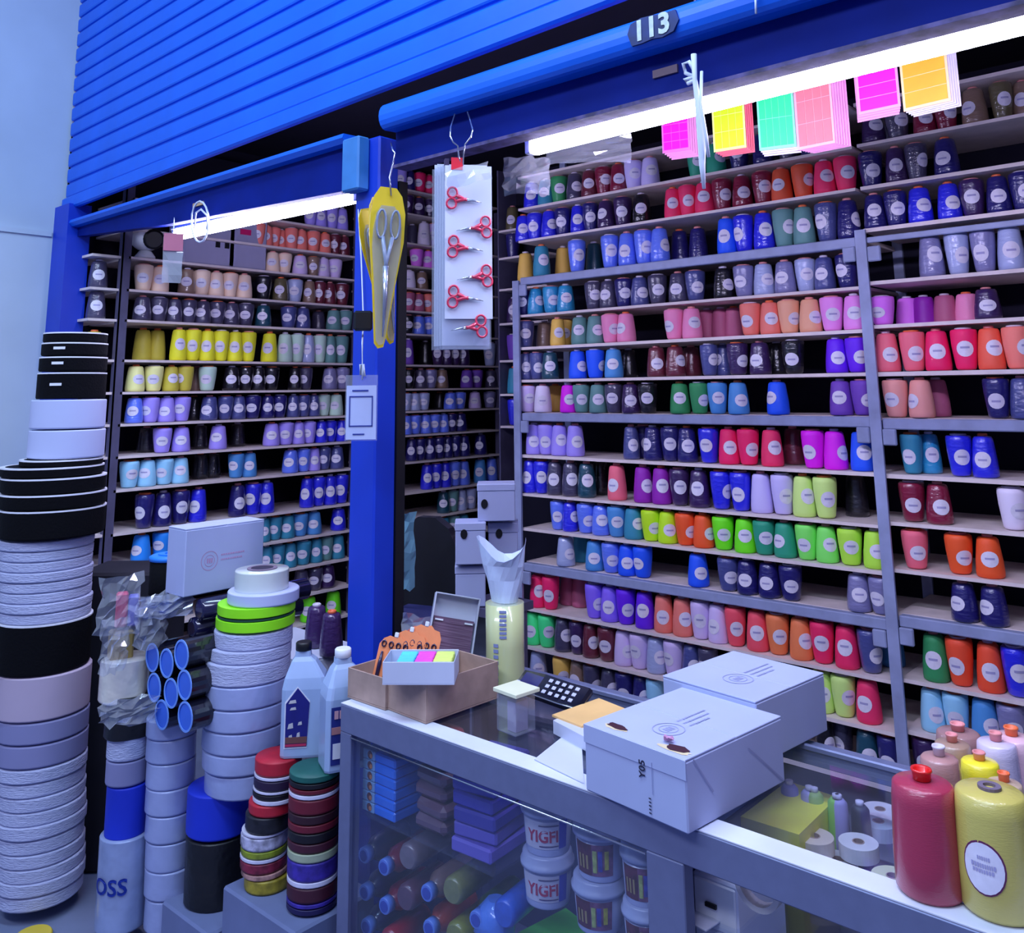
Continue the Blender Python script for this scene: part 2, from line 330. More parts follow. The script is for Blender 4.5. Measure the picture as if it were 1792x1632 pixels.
def patch(zc, rr, flip, off=0.0012, rings=(0.5, 1.0), seg=18):
    """round sticker wrapped on the cone's -Y side"""
    vs = []; fs = []
    def P_(u, v):
        z = zc + v; zz = CH - z if flip else z; r = rad(zz) + off; a = u / r
        return (r * math.sin(a), -r * math.cos(a), z)
    vs.append(P_(0, 0))
    for k in rings:
        for i in range(seg):
            a = 2 * PI * i / seg; vs.append(P_(rr * k * math.cos(a), rr * k * math.sin(a)))
    for i in range(seg): fs.append((0, 1 + i, 1 + (i + 1) % seg))
    for k in range(len(rings) - 1):
        o = 1 + k * seg
        for i in range(seg): fs.append((o + i, o + seg + i, o + seg + (i + 1) % seg, o + (i + 1) % seg))
    return MB().add(vs, fs, True)
def strips(zc, flip, seed):
    mb = MB(); rnd = random.Random(seed)
    def P_(u, v):
        z = zc + v; zz = CH - z if flip else z; r = rad(zz) + 0.0018; a = u / r
        return (r * math.sin(a), -r * math.cos(a), z)
    for v0, hw, h in ((0.002 + 0.003 * (seed - 1), 0.0155, 0.0075),):
        us = [-hw + 2 * hw * i / 6 for i in range(7)]
        for i in range(6):
            a, b = us[i], us[i + 1]
            mb.add([P_(a, v0 - h / 2), P_(b, v0 - h / 2), P_(b, v0 + h / 2), P_(a, v0 + h / 2)], [(0, 1, 2, 3)])
    return mb
CM = {}
def cone_mesh(code, flip):
    k = (code, flip)
    if k not in CM:
        nm, col = PAL[code]
        gl = code in GLOSS
        kf = min(1.1 if gl else 1.24, 250 / max(col)); col = tuple(min(255, c * max(1.0, kf) + 4) for c in col)
        m = mat(nm.replace(' ', '_') + '_thread', col, 0.34 if gl else 0.62, coat=0.85 if gl else 0.12, bump=0.35 if gl else 0.12, bscale=28 if gl else 90, stretch=(1, 1, 2.5 if gl else 6))
        pr = CP if not flip else [(r, CH - z) for r, z in reversed(CP)]
        me = MB().lathe(pr, 18).mesh('thread_cone'); me.materials.append(m); CM[k] = me
    return CM[k]
LAB = {}
for fl in (0, 1):
    for v in range(3):
        zc = 0.066 + 0.006 * v
        LAB[(fl, v)] = (patch(zc, 0.0295, fl).mesh('label'), strips(zc, fl, v).mesh('print'))
        LAB[(fl, v)][0].materials.append(M_label); LAB[(fl, v)][1].materials.append(M_ink)
core_up = MB().lathe([(0.016, 0.148), (0.0175, 0.158), (0.014, 0.161), (0.011, 0.159), (0.011, 0.149)], 12).mesh('core_tip')
core_fl = MB().lathe([(0.024, 0.149), (0.030, 0.155), (0.027, 0.158), (0.022, 0.156), (0.021, 0.150)], 14).mesh('core_tip')
CORE = {}
for i, m in enumerate((M_tip, M_tipw, M_tipo)):
    for fl, me in ((0, core_up), (1, core_fl)):
        c_ = me.copy(); c_.materials.append(m); CORE[(fl, i)] = c_
def make_cone(code, flip, pos, rz, label, group, lab=True, scale=1.0, sz=None):
    nm = PAL[code][0]
    o = obj('thread_cone', cone_mesh(code, flip), None, None, pos, (0, 0, rz))
    if scale != 1 or sz: o.scale = (scale, scale, sz or scale)
    tag(o, label, 'thread', group)
    obj('core_tip', CORE[(flip, random.choice((0, 0, 1, 2)) if nm not in ('black',) else 1)], None, o)
    if lab:
        v = random.randrange(3); a = random.gauss(0.05, 0.38)
        l = obj('label', LAB[(flip, v)][0], None, o, None, a); obj('print', LAB[(flip, v)][1], None, l)
    return o
CONES = []
def row(spec, z, plane, where, bayname, sname):
    """spec: 'px colour[v][d]' tokens, px measured in the photograph along the shelf"""
    items = []; prev = None; hist = []
    zs_ = {'B': (ZB2 if 'right' in bayname else ZB1), 'S': (ZS if 'front' in bayname else ZM)}[plane]
    ab = [q for q in zs_ if q > z + 0.01]; gap = (min(ab) - z if ab else 0.172) - 0.02 - (0.03 if ab and plane == 'B' and zs_.index(min(ab)) in ((2, 6, 10) if zs_ is ZB1 else (3, 6, 10)) else 0)
    sz = min(1.06, (gap - 0.003) / 0.161)
    for tok in spec.split():
        k = 0
        while tok[k].isdigit(): k += 1
        px = int(tok[:k]); code = tok[k:k + 2]; fl = tok[k + 2:]
        items.append((px, code, fl))
    cnt = {}
    for _, c, _f in items: cnt[c] = cnt.get(c, 0) + 1
    P_ = []
    for (px, code, fl) in items:
        deep = 'd' in fl; setb = 0.057 + (0.13 if deep else 0); yp = 700
        for _ in range(7):
            q = onY(px, yp, Y_B + setb) if plane == 'B' else onX(px, yp, X_S - setb)
            yp += (q.z - (z + 0.07)) * FX / max(0.5, q.y / ray(px, yp).y)
        P_.append([Vector((q.x, q.y, z + 0.0015)), deep])
    front = [i for i in range(len(items)) if not P_[i][1]]
    flips = {}; lastf = 0; scl = {i: 1.02 for i in range(len(items))}; pv = None
    for i in front:
        fl = items[i][2]; p = P_[i][0]; dist = (p - P_[pv][0]).length if pv is not None else 9
        if 'v' in fl: f = 1
        elif 'u' in fl: f = 0
        elif dist < 0.0955: f = 1 - lastf
        else: f = 1 if (lastf == 0 and random.random() < 0.35) else 0
        flips[i] = f
        if pv is not None:
            need = 0.0850 if f != lastf else 0.0945
            if dist / need < 0.86:      # too tight even when slimmer: step back along the sight line
                dxy = Vector((p.x, p.y, 0)).normalized()
                for k_ in range(40):
                    c_ = p + dxy * 0.003 * k_
                    if (c_ - P_[pv][0]).length >= need * 0.86: break
                P_[i][0] = c_; dist = (c_ - P_[pv][0]).length
            rt = dist / need; scl[i] = min(scl[i], rt); scl[pv] = min(scl[pv], rt)
        lastf = f; pv = i
    vis = 0
    for i, (px, code, fl) in enumerate(items):
        p, deep = P_[i]; flip = flips.get(i, 0)
        if not deep: vis += 1
        nm = PAL[code][0]
        if cnt[code] == 1: L = 'only %s cone, %s from left, %s, %s' % (nm, ORD[max(1, vis)], sname, bayname)
        else: L = '%s cone, %s from left, %s, %s' % (nm, ORD[max(1, vis)], sname, bayname)
        CONES.append((p.length + (9 if deep else 0), code, flip, tuple(p), face_cam(p) * 0.9 + random.gauss(0, 0.12), L, 'thread cones on the ' + sname + ' of the ' + bayname, not deep and 'n' not in fl, sz, scl[i]))
SN = ['top shelf'] + [ORD[i] + ' shelf down' for i in range(2, 18)]
B1 = [
 '931rb 956tl 979gr 1006gd 1032bn 1057dr 1083dr 1109pv 1138pv 1220gb 1253gb 1293nv 1335nv 1378gd 1420nv 1460dp',
 '916rb 937rb 962rb 986nv 1012rb 1034nv 1061dp 1090dp 1123bk 1178pr 1204pr 1233pr 1264dr 1299dr 1335dr 1368ru 1405ru 1443pr 1480prv',
 '920mud 948tl 986mud 1010cb 1040dtd 1068cbv 1098cb 1127cbv 1155cb 1190nvd 1222nvd 1272bl 1302rb 1337rb 1372dg 1407dg 1447gn 1485nv',
 '916nv 938st 965st 990st 1039gd 1065gd 1092nv 1120gn 1151gd 1187gd 1217gn 1266bk 1302gyv 1337gl 1374gy 1410gl 1443gn 1483nv',
 '920gn 953tnd 976mu 990mu 1015dg 1042dg 1069pk 1096pk 1180pkv 1211pk 1238dkd 1262dkd 1285dkd 1314sov 1348so 1381pe 1418pe 1456opv 1496opu',
 '921gn 940gn 963dt 1011bl 1042blv 1074sb 1100bkd 1149bn 1182bn 1210bnd 1241gn 1266gn 1291dp 1330dp 1360bkd 1389bk 1464pu 1500pu',
 '924llv 950whu 972mud 995mt 1018dg 1047dg 1075gdv 1104dp 1134bk 1190gr 1224gr 1256sbv 1292sb 1361blu 1472mv 1511mv',
 '935lv 957lv 980lv 1007lv 1105gn 1126nv 1143nv 1174nv 1203nv 1241rbv 1276np 1310np 1351pr 1389bnd 1424mt 1462mt 1509blu',
 '928rb 949rb 972gd 999gd 1027dt 1051bkd 1080dc 1126dm 1158dm 1190dp 1224dp 1262rb 1297rbv 1333pvn 1370pvv 1407pl 1445plv 1499bkd',
 '977cbv 998rb 1026cb 1052cb 1080sb 1109tl 1140nyv 1169ny 1200nov 1231no 1266ngv 1304ng 1338gbv 1374gb 1412lg 1447lg 1488liv 1532liu',
 '990glu 1018tld 1041sb 1070cb 1098bl 1125bl 1222bl 1275gn 1308nv 1346nv 1384nv 1503gy 1543gyv',
 '942np 964np 995dkd 1016dkd 1041lpv 1068lp 1096pu 1129pu 1162so 1195so 1227ll 1257ll 1288cov 1326co 1362ogv 1402og 1440hpv 1482hpu 1524gn 1560sbd',
 '934mg 958mgv 986gd 1011dp 1034bn 1063bn 1092ll 1120llv 1149gl 1180ll 1211gn 1240gd 1439pl 1477plv 1520pr',
 '942gl 984mu 1012tn 1037gd 1067gd 1094nv 1122nv 1147cy 1444bk 1476gd 1519dt 1559nv',
]
B2 = [
 '1528dp 1570gd 1617dr 1655dr 1705tn 1753ob 1790tn',
 '1524nv 1568dp 1604gd 1656nv',
 '1531nv 1568nv 1610rb 1661rb 1702dp 1747nv 1790nv',
 '1630gy 1676gl 1722gyv 1769gl',
 '1544or 1588ord 1617dmd 1654dkd 1692pkd 1727dp',
 '1553dc 1598dcv 1641np 1689npv 1734oc 1780so',
 '1568psv 1612ps 1640dkd 1745nv 1790gn',
 '1596tl 1628st 1680rbv 1723rb',
 '1597dr 1643dr 1773wh',
 '1602dcv 1679nov 1731nou',
 '1687nv 1739nv',
 '1637gr 1681rov 1733ro 1780rb',
 '1632cy 1674cyv 1724sb 1772gy',
 '1622dp 1668gd 1716gd',
]
for i, s in enumerate(B1): row(s, ZB1[i], 'B', 0, 'back rack left bay', SN[i])
for i, s in enumerate(B2): row(s, ZB2[i], 'B', 0, 'back rack right bay', SN[i])
S1R = [
 '543lv 561lv 580lv 598lv',
 '452sa 466sa 479sa 492sa 510sa 527so 548so 568so 586bn 602bn',
 '477be 498be 525ll 548tn 566ll 586ll',
 '251be 280be 327tn 353be 378be 402be 427be 461bk 491ob 516gl 541tn 559bn 577bn 598bn',
 '249gd 278gd 305gd 330gd 355gd 380gd 405gd 430gd 461dt 505gn 530gn 557gdd 584dg 604dg',
 '249old 274old 312ye 337ye 362ye 386ye 411ye 434ye 471ye 498sg 520sg 539gl 559sg 577dg 597dg',
 '237py 269pyv 299ol 324ol 343tnd 363sgv 405bk 430bk 452bk 475bk 516bk 535gd 577gy 599gy',
 '235cb 263lv 291lv 318lv 339bkd 366gn 394gn 417gn 442nv 468nv 489nv 513gn 531gn 549gn 566sg 588sg',
 '256bkd 284lv 317lv 350bkd 382lv 415bkd 475lv 500lv 522lv 541lv 562rb 578rb 598rb',
 '226cyv 257cy 287cyv 315cy 350bkd 372bkd 413sb 436sb 508cb 531cb 549lv 567gn 589gn',
 '252nv 284nv 315nv 346rb 415nv 442rb 466rb 537rb 557rb 577rb 597rb',
 '247sku 283sk 461tl 481tl 503tl 525sb 549sb 592rb',
 '466tl 486tl 507tl 530tl 553tl 571dg 591tl',
 '527gd 551gd 573dp',
 '540ng 583ng',
]
for i, s in enumerate(S1R): row(s, ZS[i], 'S', 0, 'side rack front bay', SN[i])
S2R = [
 '702lv 717nv 734np 751np', '713dp 733dp 752dp', '721gdd 742wh 758ll', '729or 749or', '716wh 738tn', '715dk 732dk 749sa', '713bk 733cb 751cb',
 '699dp 714mv 744bkd 766dp 781dp 796dp 811dp 857gl', '699bk 715bk 736gd 753gy 773tn 817mv 834mv 859gd', '709gl 725gl 741gl 769bkd 788cb 804cb 831ll 857gy',
 '710cb 726cb 744cb 760cb 776cb 790nv 806nv', '720nv 735nv 752nv 768nv 783nv 797nv 812nv 841nv', '747rb 763rb 779rb 795cb 811cb 840sb 860cb',
 '776dt 792dg 807gl 823gl', '776tl 793dg 810tl', '790gb',
]
for i, s in enumerate(S2R): row(s, ZM[i], 'S', 0, 'side rack inner bay', SN[i])
for k, (z, c) in enumerate(((2.132, 'gd'), (1.981, 'gd'), (1.785, 'ol'), (1.629, 'gd'), (1.476, 'nv'))):
    CONES.append((9, c, 0, (X_S - 0.09, 1.895, z), 1.2, '', '', True, 0.9, 1.0))
CONES.sort(key=lambda c: c[0])
for (d_, code, flip, pos, rz, L, g, lab, sz, sx_) in CONES[:300]:
    make_cone(code, flip, pos, rz, L, g, lab=lab, scale=sx_, sz=sz)
rest = CONES[300:]        # the farthest and the half hidden ones, joined
jm = bpy.data.meshes.new('distant_thread_cones'); V_ = []; F_ = []; MI = []; mats_ = []
for (d_, code, flip, pos, rz, L, g, lab, sz, sx_) in rest:
    T_ = Matrix.Translation(pos) @ Matrix.Rotation(rz, 4, 'Z') @ Matrix.Diagonal((sx_, sx_, sz, 1))
    srcs = [cone_mesh(code, flip), CORE[(flip, random.choice((0, 1, 1, 2)))]] + ([LAB[(flip, 1)][0], LAB[(flip, 1)][1]] if lab else [])
    for k, me in enumerate(srcs):
        m = me.materials[0]
        if m not in mats_: mats_.append(m)
        TT = T_ @ Matrix.Rotation(random.gauss(0, 0.25), 4, 'Z') if False else T_
        o_ = len(V_); V_ += [tuple(TT @ v.co) for v in me.vertices]
        for p_ in me.polygons: F_.append(tuple(i + o_ for i in p_.vertices)); MI.append(mats_.index(m))
jm.from_pydata(V_, [], F_); jm.update(); jm.polygons.foreach_set('material_index', MI); jm.polygons.foreach_set('use_smooth', [True] * len(F_))
for m in mats_: jm.materials.append(m)
jo = obj('distant_thread_cones', jm, None)
tag(jo, 'small far thread cones filling the side rack and the backs of the shelves', 'thread'); jo['kind'] = 'stuff'
# ------------------------------------------------------------------ fluorescent tubes on the lintel
def lamp(pa_, pb_, label):
    a, b = pa_, pb_; L = (b - a).length
    t = thing('tube_light', label, 'lamp', a)
    t.rotation_euler = (b - a).to_track_quat('X', 'Z').to_euler()
    obj('tube', MB().lathe([(0.018, 0.0), (0.0215, 0.01), (0.0215, L - 0.01), (0.018, L)], 14, Matrix.Rotation(PI / 2, 4, 'Y')), M_lamp, t)
    obj('fitting', MB().box(-0.03, L + 0.03, -0.02, 0.02, 0.023, 0.039, bev=0.004), M_white2, t, label='slim white fitting above the tube')
    for x in (-0.022, L): obj('end_cap', MB().box(x, x + 0.022, -0.017, 0.017, -0.016, 0.03, bev=0.003), M_white2, t)
    return t
YT = 1.93
tr_a, tr_b = onY(934, 260, YT), onY(1792, 42, YT); tr_b = tr_a + (tr_b - tr_a) * 1.25
lamp(tr_a, tr_b, 'lit fluorescent tube hanging under the lintel of the right bay')
tl_a, tl_b = onY(310, 412, 1.9), onY(624, 345, 1.9)
lamp(tl_a, tl_b, 'lit fluorescent tube hanging under the lintel left of the post')
# cords that hold the tubes
def cord(pts, r, label, name='cord', m=None):
    return tag(obj(name, MB().tube(pts, r, 7), m or M_cord), label, 'cord')
yc = 1.74
def Yp(x, y, v=yc): return onY(x, y, v)
c1 = MB(); c1.tube([Yp(1214, 95), Yp(1216, 140), Yp(1222, 180), Yp(1228, 240), Yp(1229, 290), Yp(1232, 330)], [0.007, 0.006, 0.008, 0.011, 0.007, 0.004], 8)
c1.tube([Yp(1228, 125), Yp(1226, 180, 1.73), Yp(1236, 240, 1.73), Yp(1240, 275)], 0.004, 6)
c1.tube([Yp(1216, 135), Yp(1200, 128), Yp(1196, 112), Yp(1206, 108), Yp(1214, 122)], 0.005, 6); c1.tube([Yp(1214, 135), Yp(1198, 140), Yp(1204, 146), Yp(1216, 140)], 0.005, 6)
tag(obj('tie_cord', c1, M_cord), 'white knotted cord tied round the right tube light', 'cord')
c2 = MB(); lp = [Yp(350 + 15 * math.sin(a) , 388 - 36 * math.cos(a), 1.76) for a in [i * 2 * PI / 16 for i in range(16)]]
c2.tube(lp, 0.004, 6, closed=True); c2.tube([Yp(340, 400, 1.75), Yp(343, 372, 1.75), Yp(352, 366, 1.75), Yp(363, 378, 1.75), Yp(362, 402, 1.76)], 0.004, 6)
tag(obj('tie_cord', c2, M_cord), 'looped white cord tied round the left tube light', 'cord')
c3 = MB(); c3.tube([Yp(1322, -10, 1.72), Yp(1323, 24, 1.72)], 0.0025, 6); tag(obj('tie_cord', c3, M_cord), 'short white string end on the lintel right of number 113', 'cord')
# ------------------------------------------------------------------ neon label sheets hanging behind the tube
sheetw = glass('sheet_sleeve', tint=(0.95, 0.93, 1), refl=0.5, haze=0.35)
def sheets(x0, x1, ytop, ybot, slope, nx, ny, col, cname, n, fan, label, backs):
    Y = 2.5
    bl = onY(x0, ybot, Y); br = onY(x1, ybot - slope, Y); tl = onY(x0, ytop, Y)
    W = (br - bl).length; Hh = tl.z - bl.z
    t = thing('label_sheet_pack', label, 'labels', (bl.x, Y, bl.z), (0, -math.atan2(br.z - bl.z, br.x - bl.x) if False else 0, 0), 'neon label sheets hanging under the lintel')
    t.rotation_euler = (0, 0, 0)
    tilt = (br.z - bl.z) / W
    def sk(x): return x * tilt
    for k in range(n):
        dx = fan[0] * k; dz = fan[1] * k; y = 0.004 * k
        vs = []; HT = 2.752 - bl.z
        for (x, z) in ((-0.006, -0.008), (W + 0.006, -0.008), (W + 0.006, HT - sk(W) - dz), (-0.006, HT - dz)):
            vs.append((x + dx, y, z + sk(x) + dz)); 
        vs += [(a, b + 0.0012, c) for a, b, c in vs]
        mb = MB().add(vs, [(0, 1, 2, 3), (7, 6, 5, 4), (0, 4, 5, 1), (1, 5, 6, 2), (3, 2, 6, 7), (0, 3, 7, 4)])
        obj('sheet', mb, mat('sheet_' + (backs if k else cname), {'pink': (225, 140, 190), 'white': (205, 195, 215), 'magenta': (235, 120, 205), 'lime': (225, 235, 130), 'green': (130, 235, 170), 'coral': (240, 165, 165), 'violet': (225, 150, 225), 'orange': (240, 195, 140), 'red': (225, 90, 105)}[backs if k else cname], 0.5), t)
    cw = W / nx; ch = Hh / ny
    m = mat('sticker_' + cname, col, 0.5)
    st = MB().box(0.001, cw - 0.001, -0.0014, -0.0002, 0.001, ch - 0.001).mesh('sticker')
    # sheared to follow the sheet
    for v in st.vertices: v.co.z += v.co.x * tilt
    st.materials.append(m)
    for i in range(nx):
        for j in range(ny): obj('sticker', st, None, t, (i * cw, 0, j * ch + sk(i * cw)))
    return t
sheets(1162, 1205, 205, 264, 6, 3, 4, (255, 0, 190), 'magenta', 5, (0.006, -0.006), 'magenta label sheets in small squares, leftmost pack under the lintel', 'pink')
sheets(1252, 1303, 175, 262, 8, 4, 3, (200, 255, 0), 'lime', 5, (0.005, -0.004), 'lime yellow label sheets hanging right of the knotted cord', 'red')
sheets(1332, 1390, 160, 259, 7, 5, 2, (40, 255, 130), 'green', 4, (0.003, -0.006), 'bright green label sheets between the lime and coral ones', 'white')
sheets(1399, 1458, 140, 258, 12, 4, 3, (255, 110, 115), 'coral', 7, (0.006, -0.002), 'coral label sheets with a fanned stack, right of the green ones', 'pink')
sheets(1506, 1572, 110, 196, 14, 1, 4, (235, 0, 235), 'violet', 4, (-0.003, -0.006), 'solid magenta label sheets with three wide strips, left of orange', 'pink')
sheets(1585, 1660, 85, 190, 18, 1, 4, (255, 160, 25), 'orange', 5, (0.005, -0.004), 'orange label sheets, rightmost pack under the lintel', 'white')
rail = thing('hanging_rail', 'thin steel rail carrying the neon label sheets, hung from the ceiling', 'rail', (0, 2.5, 2.75))
obj('rod', MB().tube([(-1.45, 0.006, 0.004), (0.1, 0.006, 0.004)], 0.006, 8), M_steel, rail)
for x in (-1.4, 0.05): obj('hanger', MB().tube([(x, 0.006, 0.0), (x, 0.006, CEIL - 2.75)], 0.004, 6), M_steel, rail)
def crumple(nx, ny, amp, seed, W, Hh, curl=0.0):
    rnd = random.Random(seed); vs = []; fs = []
    for j in range(ny + 1):
        for i in range(nx + 1):
            u = i / nx; v = j / ny
            vs.append(((u - 0.5) * W + rnd.gauss(0, amp * 0.4), rnd.gauss(0, amp) - curl * math.cos((u - 0.5) * PI), v * Hh + rnd.gauss(0, amp * 0.4)))
    for j in range(ny):
        for i in range(nx):
            a = j * (nx + 1) + i; fs += [(a, a + 1, a + nx + 2), (a, a + nx + 2, a + nx + 1)]
    return MB().add(vs, fs)
def bagsheet(px, py0, py1, wpx, d, seed, label, name='plastic_bag', amp=0.012, curl=0.03, m=None, n=(7, 8)):
    b = atD(px, py1, d); sc_ = d / FX; Hh = (py1 - py0) * sc_; W = wpx * sc_
    o = obj(name, crumple(n[0], n[1], amp, seed, W, Hh, curl), m or M_wrap, None, b, face_cam(b))
    return tag(o, label, 'plastic bag')
bagsheet(922, 275, 340, 80, 2.75, 3, 'crumpled clear plastic hanging left of the right tube light', curl=0.02, amp=0.009)
bagsheet(1030, 235, 285, 150, 2.95, 13, 'clear plastic sheet sagging just under the right tube light', curl=0.01, amp=0.007)
# ------------------------------------------------------------------ hanging scissors cards
cp = atD(812, 290, 2.42); cyaw = face_cam(cp) + 0.12
s_ = 2.42 / FX
sc1 = thing('scissors_card_stack', 'stack of white cards holding red handled scissors, hung from a wire hook', 'scissors', cp, cyaw)
Wc, Hc = 82 * s_, 318 * s_
for k in range(5):
    dx = -0.006 * k; y = 0.012 * k
    obj('card', MB().box(-Wc / 2 + 0.012 + dx, Wc / 2 + 0.012 + dx * 0.4 - (0.012 if k == 1 else 0), y, y + 0.0015, -Hc * (0.98 if k else 0.84) , 0 if k < 3 else 0.012), M_white, sc1)
    obj('card_sleeve', MB().box(-Wc / 2 + 0.006 + dx, Wc / 2 + 0.008 + dx * 0.4, y + 0.003, y + 0.0045, -Hc, 0.0), M_clear, sc1, label='clear plastic sleeve')
obj('red_tab', MB().box(-0.035, -0.004, -0.002, 0.0, -0.012, 0.022), mat('red_print', (225, 25, 50), 0.5), sc1, label='red printed corner tab')
obj('dark_edge_strip', MB().box(-0.052, -0.040, 0.004, 0.03, -0.04, 0.02), mat('dark_strip', (60, 45, 80), 0.5), sc1)
M_redh = mat('red_scissor_handle', (215, 50, 85), 0.35, coat=0.5)
M_blade = mat('scissor_blade', (190, 195, 210), 0.25, metal=0.8)
def scissor_meshes():
    h = MB()
    for s in (-1, 1):
        h.tube([(-0.017 + 0.0115 * math.cos(a) , 0, s * 0.0135 + 0.0125 * math.sin(a)) for a in [i * PI / 8 for i in range(16)]], 0.0028, 6, closed=True)
        h.tube([(-0.006, 0, s * 0.008), (0.006, 0, s * 0.002), (0.020, 0, -s * 0.002)], [0.004, 0.005, 0.003], 6)
    b = MB(); b.tube([(0.018, 0, 0.001), (0.032, 0, 0.0), (0.056, 0, -0.003)], [0.0032, 0.0026, 0.0006], 6); b.tube([(0.018, 0, -0.002), (0.034, 0, -0.001), (0.056, 0, -0.003)], [0.003, 0.0022, 0.0006], 6)
    return h.mesh('handles'), b.mesh('blades')
hm, bm_ = scissor_meshes(); hm.materials.append(M_redh); bm_.materials.append(M_blade)
for k, (px, py, fl) in enumerate(((800, 352, 1), (835, 402, -1), (802, 437, 1), (836, 487, -1), (802, 523, 1), (826, 573, -1))):
    lx = (px - 812) * s_; lz = -(py - 292) * s_
    t = thing('embroidery_scissors', 'red handled scissors on the white card, %s from top, pointing %s' % (ORD[k + 1], 'right' if fl > 0 else 'left'), 'scissors', (0, 0, 0), 0, 'scissors mounted on the hanging card')
    M_ = Matrix.Translation(cp) @ Matrix.Rotation(cyaw, 4, 'Z') @ Matrix.Translation((lx + 0.004, -0.006, lz)) @ Matrix.Rotation(0 if fl > 0 else PI, 4, 'Z') @ Matrix.Rotation(0.10, 4, 'Y')
    t.matrix_world = M_; t.scale = (1.12,) * 3
    obj('handles', hm, None, t); obj('blades', bm_, None, t)
hk = MB(); hp = lambda x, y, v=0: atD(x, y, 2.42 + v)
hk.tube([onY(818, 196, YF - 0.06), hp(823, 211, 0.04), hp(827, 228), hp(824, 240), hp(814, 252), hp(812, 262), hp(810, 288), hp(811, 300, 0.02)], 0.0022, 6); hk.tube([onY(796, 200, YF - 0.06), hp(789, 222, 0.03), hp(788, 238), hp(793, 249), hp(801, 255), hp(803, 275), hp(808, 290)], 0.0022, 6)
tag(obj('wire_hook', hk, M_chrome), 'bent wire hook holding the stack of scissors cards', 'hook')
# white protruding sticker on top of cards
tag(obj('plastic_bag', crumple(5, 3, 0.006, 8, 0.12, 0.05, 0.012), M_wrap, None, atD(825, 322, 2.38), (0, -0.3, cyaw)), 'shiny folded plastic at the top of the scissors cards', 'plastic bag')
# large shears in yellow holders
M_yel = mat('yellow_card', (235, 200, 30), 0.45, coat=0.3, noise=0.06, nscale=15)
def shear(px, py, d, wpx, hpx, yaw, lean, label):
    b = atD(px, py, d); s = d / FX; W = wpx * s; Hh = hpx * s
    t = thing('tailor_shears_pack', label, 'scissors', b, (0, lean, face_cam(b) + yaw), 'tailor shears in yellow holders')
    out = [(-0.26, 0.0), (-0.42, -0.06), (-0.5, -0.18), (-0.5, -0.30), (-0.32, -0.62), (-0.16, -0.97), (-0.05, -1.0), (0.1, -0.99), (0.16, -0.93), (0.34, -0.6), (0.5, -0.34), (0.5, -0.16), (0.38, -0.05), (0.2, 0.0)]
    obj('yellow_holder', MB().prism([(x * W, z * Hh) for x, z in out], 0, 0.003, 'y'), M_yel, t)
    obj('blister', MB().prism([(x * W * 0.8, z * Hh * 0.86 - 0.12 * Hh) for x, z in out], -0.006, -0.001, 'y'), M_clear, t, label='clear blister cover')
    g = mat('grey_grip', (130, 140, 165), 0.35, coat=0.4)
    h = MB()
    for k_ in (-1, 1):
        h.tube([(W * (k_ * 0.2 + 0.13 * math.cos(a)), -0.012, Hh * (-0.24 + 0.09 * math.sin(a))) for a in [i * PI / 7 for i in range(14)]], 0.0035, 6, closed=True)
        h.tube([(k_ * W * 0.14, -0.012, -Hh * 0.32), (0, -0.012, -Hh * 0.48), (-k_ * W * 0.02, -0.012, -Hh * 0.52)], [0.006, 0.006, 0.004], 6)
    obj('handles', h, g, t)
    obj('blades', MB().tube([(0, -0.01, -Hh * 0.5), (0.004, -0.01, -Hh * 0.7), (0.004, -0.01, -Hh * 0.93)], [0.009, 0.007, 0.002], 6), M_blade, t)
    return t
shear(682, 328, 2.45, 62, 280, 0.25, 0.05, 'front yellow holder with grey handled tailor shears, hung from the post')
shear(664, 345, 2.49, 58, 256, 0.75, -0.13, 'middle yellow shears holder seen edge on behind the front one')
shear(643, 364, 2.53, 56, 236, 0.75, -0.26, 'rear yellow shears holder, lowest and leftmost of the three')
k1 = MB(); k1.tube([onY(684, 250, YF), atD(687, 262, 2.48), atD(691, 268, 2.48), atD(688, 285, 2.47), atD(682, 310, 2.45), atD(684, 340, 2.44), atD(684, 346, 2.47), atD(668, 352, 2.51), atD(650, 368, 2.55)], 0.0025, 6)
tag(obj('wire_hook', k1, M_chrome), 'small wire hook holding the yellow shears on the post', 'hook')
tag(obj('binder_clip', MB().box(-0.025, 0.03, -0.02, 0.02, -0.028, 0.03, bev=0.006), M_black, None, atD(634, 562, 2.62), face_cam(atD(634, 562, 2.62))), 'black square clip strapped on the blue post', 'clip')
cord([onY(627, 366, YF - 0.001), onY(632, 450, YF - 0.012), onY(636, 560, YF - 0.012), atD(634, 600, 2.57), atD(634, 650, 2.562), atD(634, 664, 2.561)], 0.0025, 'thin white cord running down the blue post to the hanging sign')
# laminated sign
sb_ = atD(633, 656, 2.56); sg = thing('laminated_sign', 'laminated blue-white sign hanging on the blue post', 'sign', sb_, face_cam(sb_) - 0.15)
s_ = 2.56 / FX
obj('sleeve', MB().box(-28 * s_, 28 * s_, 0.0032, 0.0045, -112 * s_, 0), M_clear, sg, label='clear sleeve')
obj('paper', MB().box(-26 * s_, 26 * s_, 0.0022, 0.003, -110 * s_, -18 * s_), mat('sign_paper', (190, 200, 238), 0.5), sg)
fr = MB(); a_, b_, c_, d__ = -21 * s_, 20 * s_, -88 * s_, -36 * s_
for q in ((a_, b_, c_, c_ + 0.003), (a_, b_, d__ - 0.003, d__), (a_, a_ + 0.003, c_, d__), (b_ - 0.003, b_, c_, d__)): fr.box(q[0], q[1], 0.0006, 0.0024, q[2], q[3])
obj('printed_frame', fr, mat('sign_ink', (45, 60, 150), 0.5), sg, label='dark blue printed square frame')
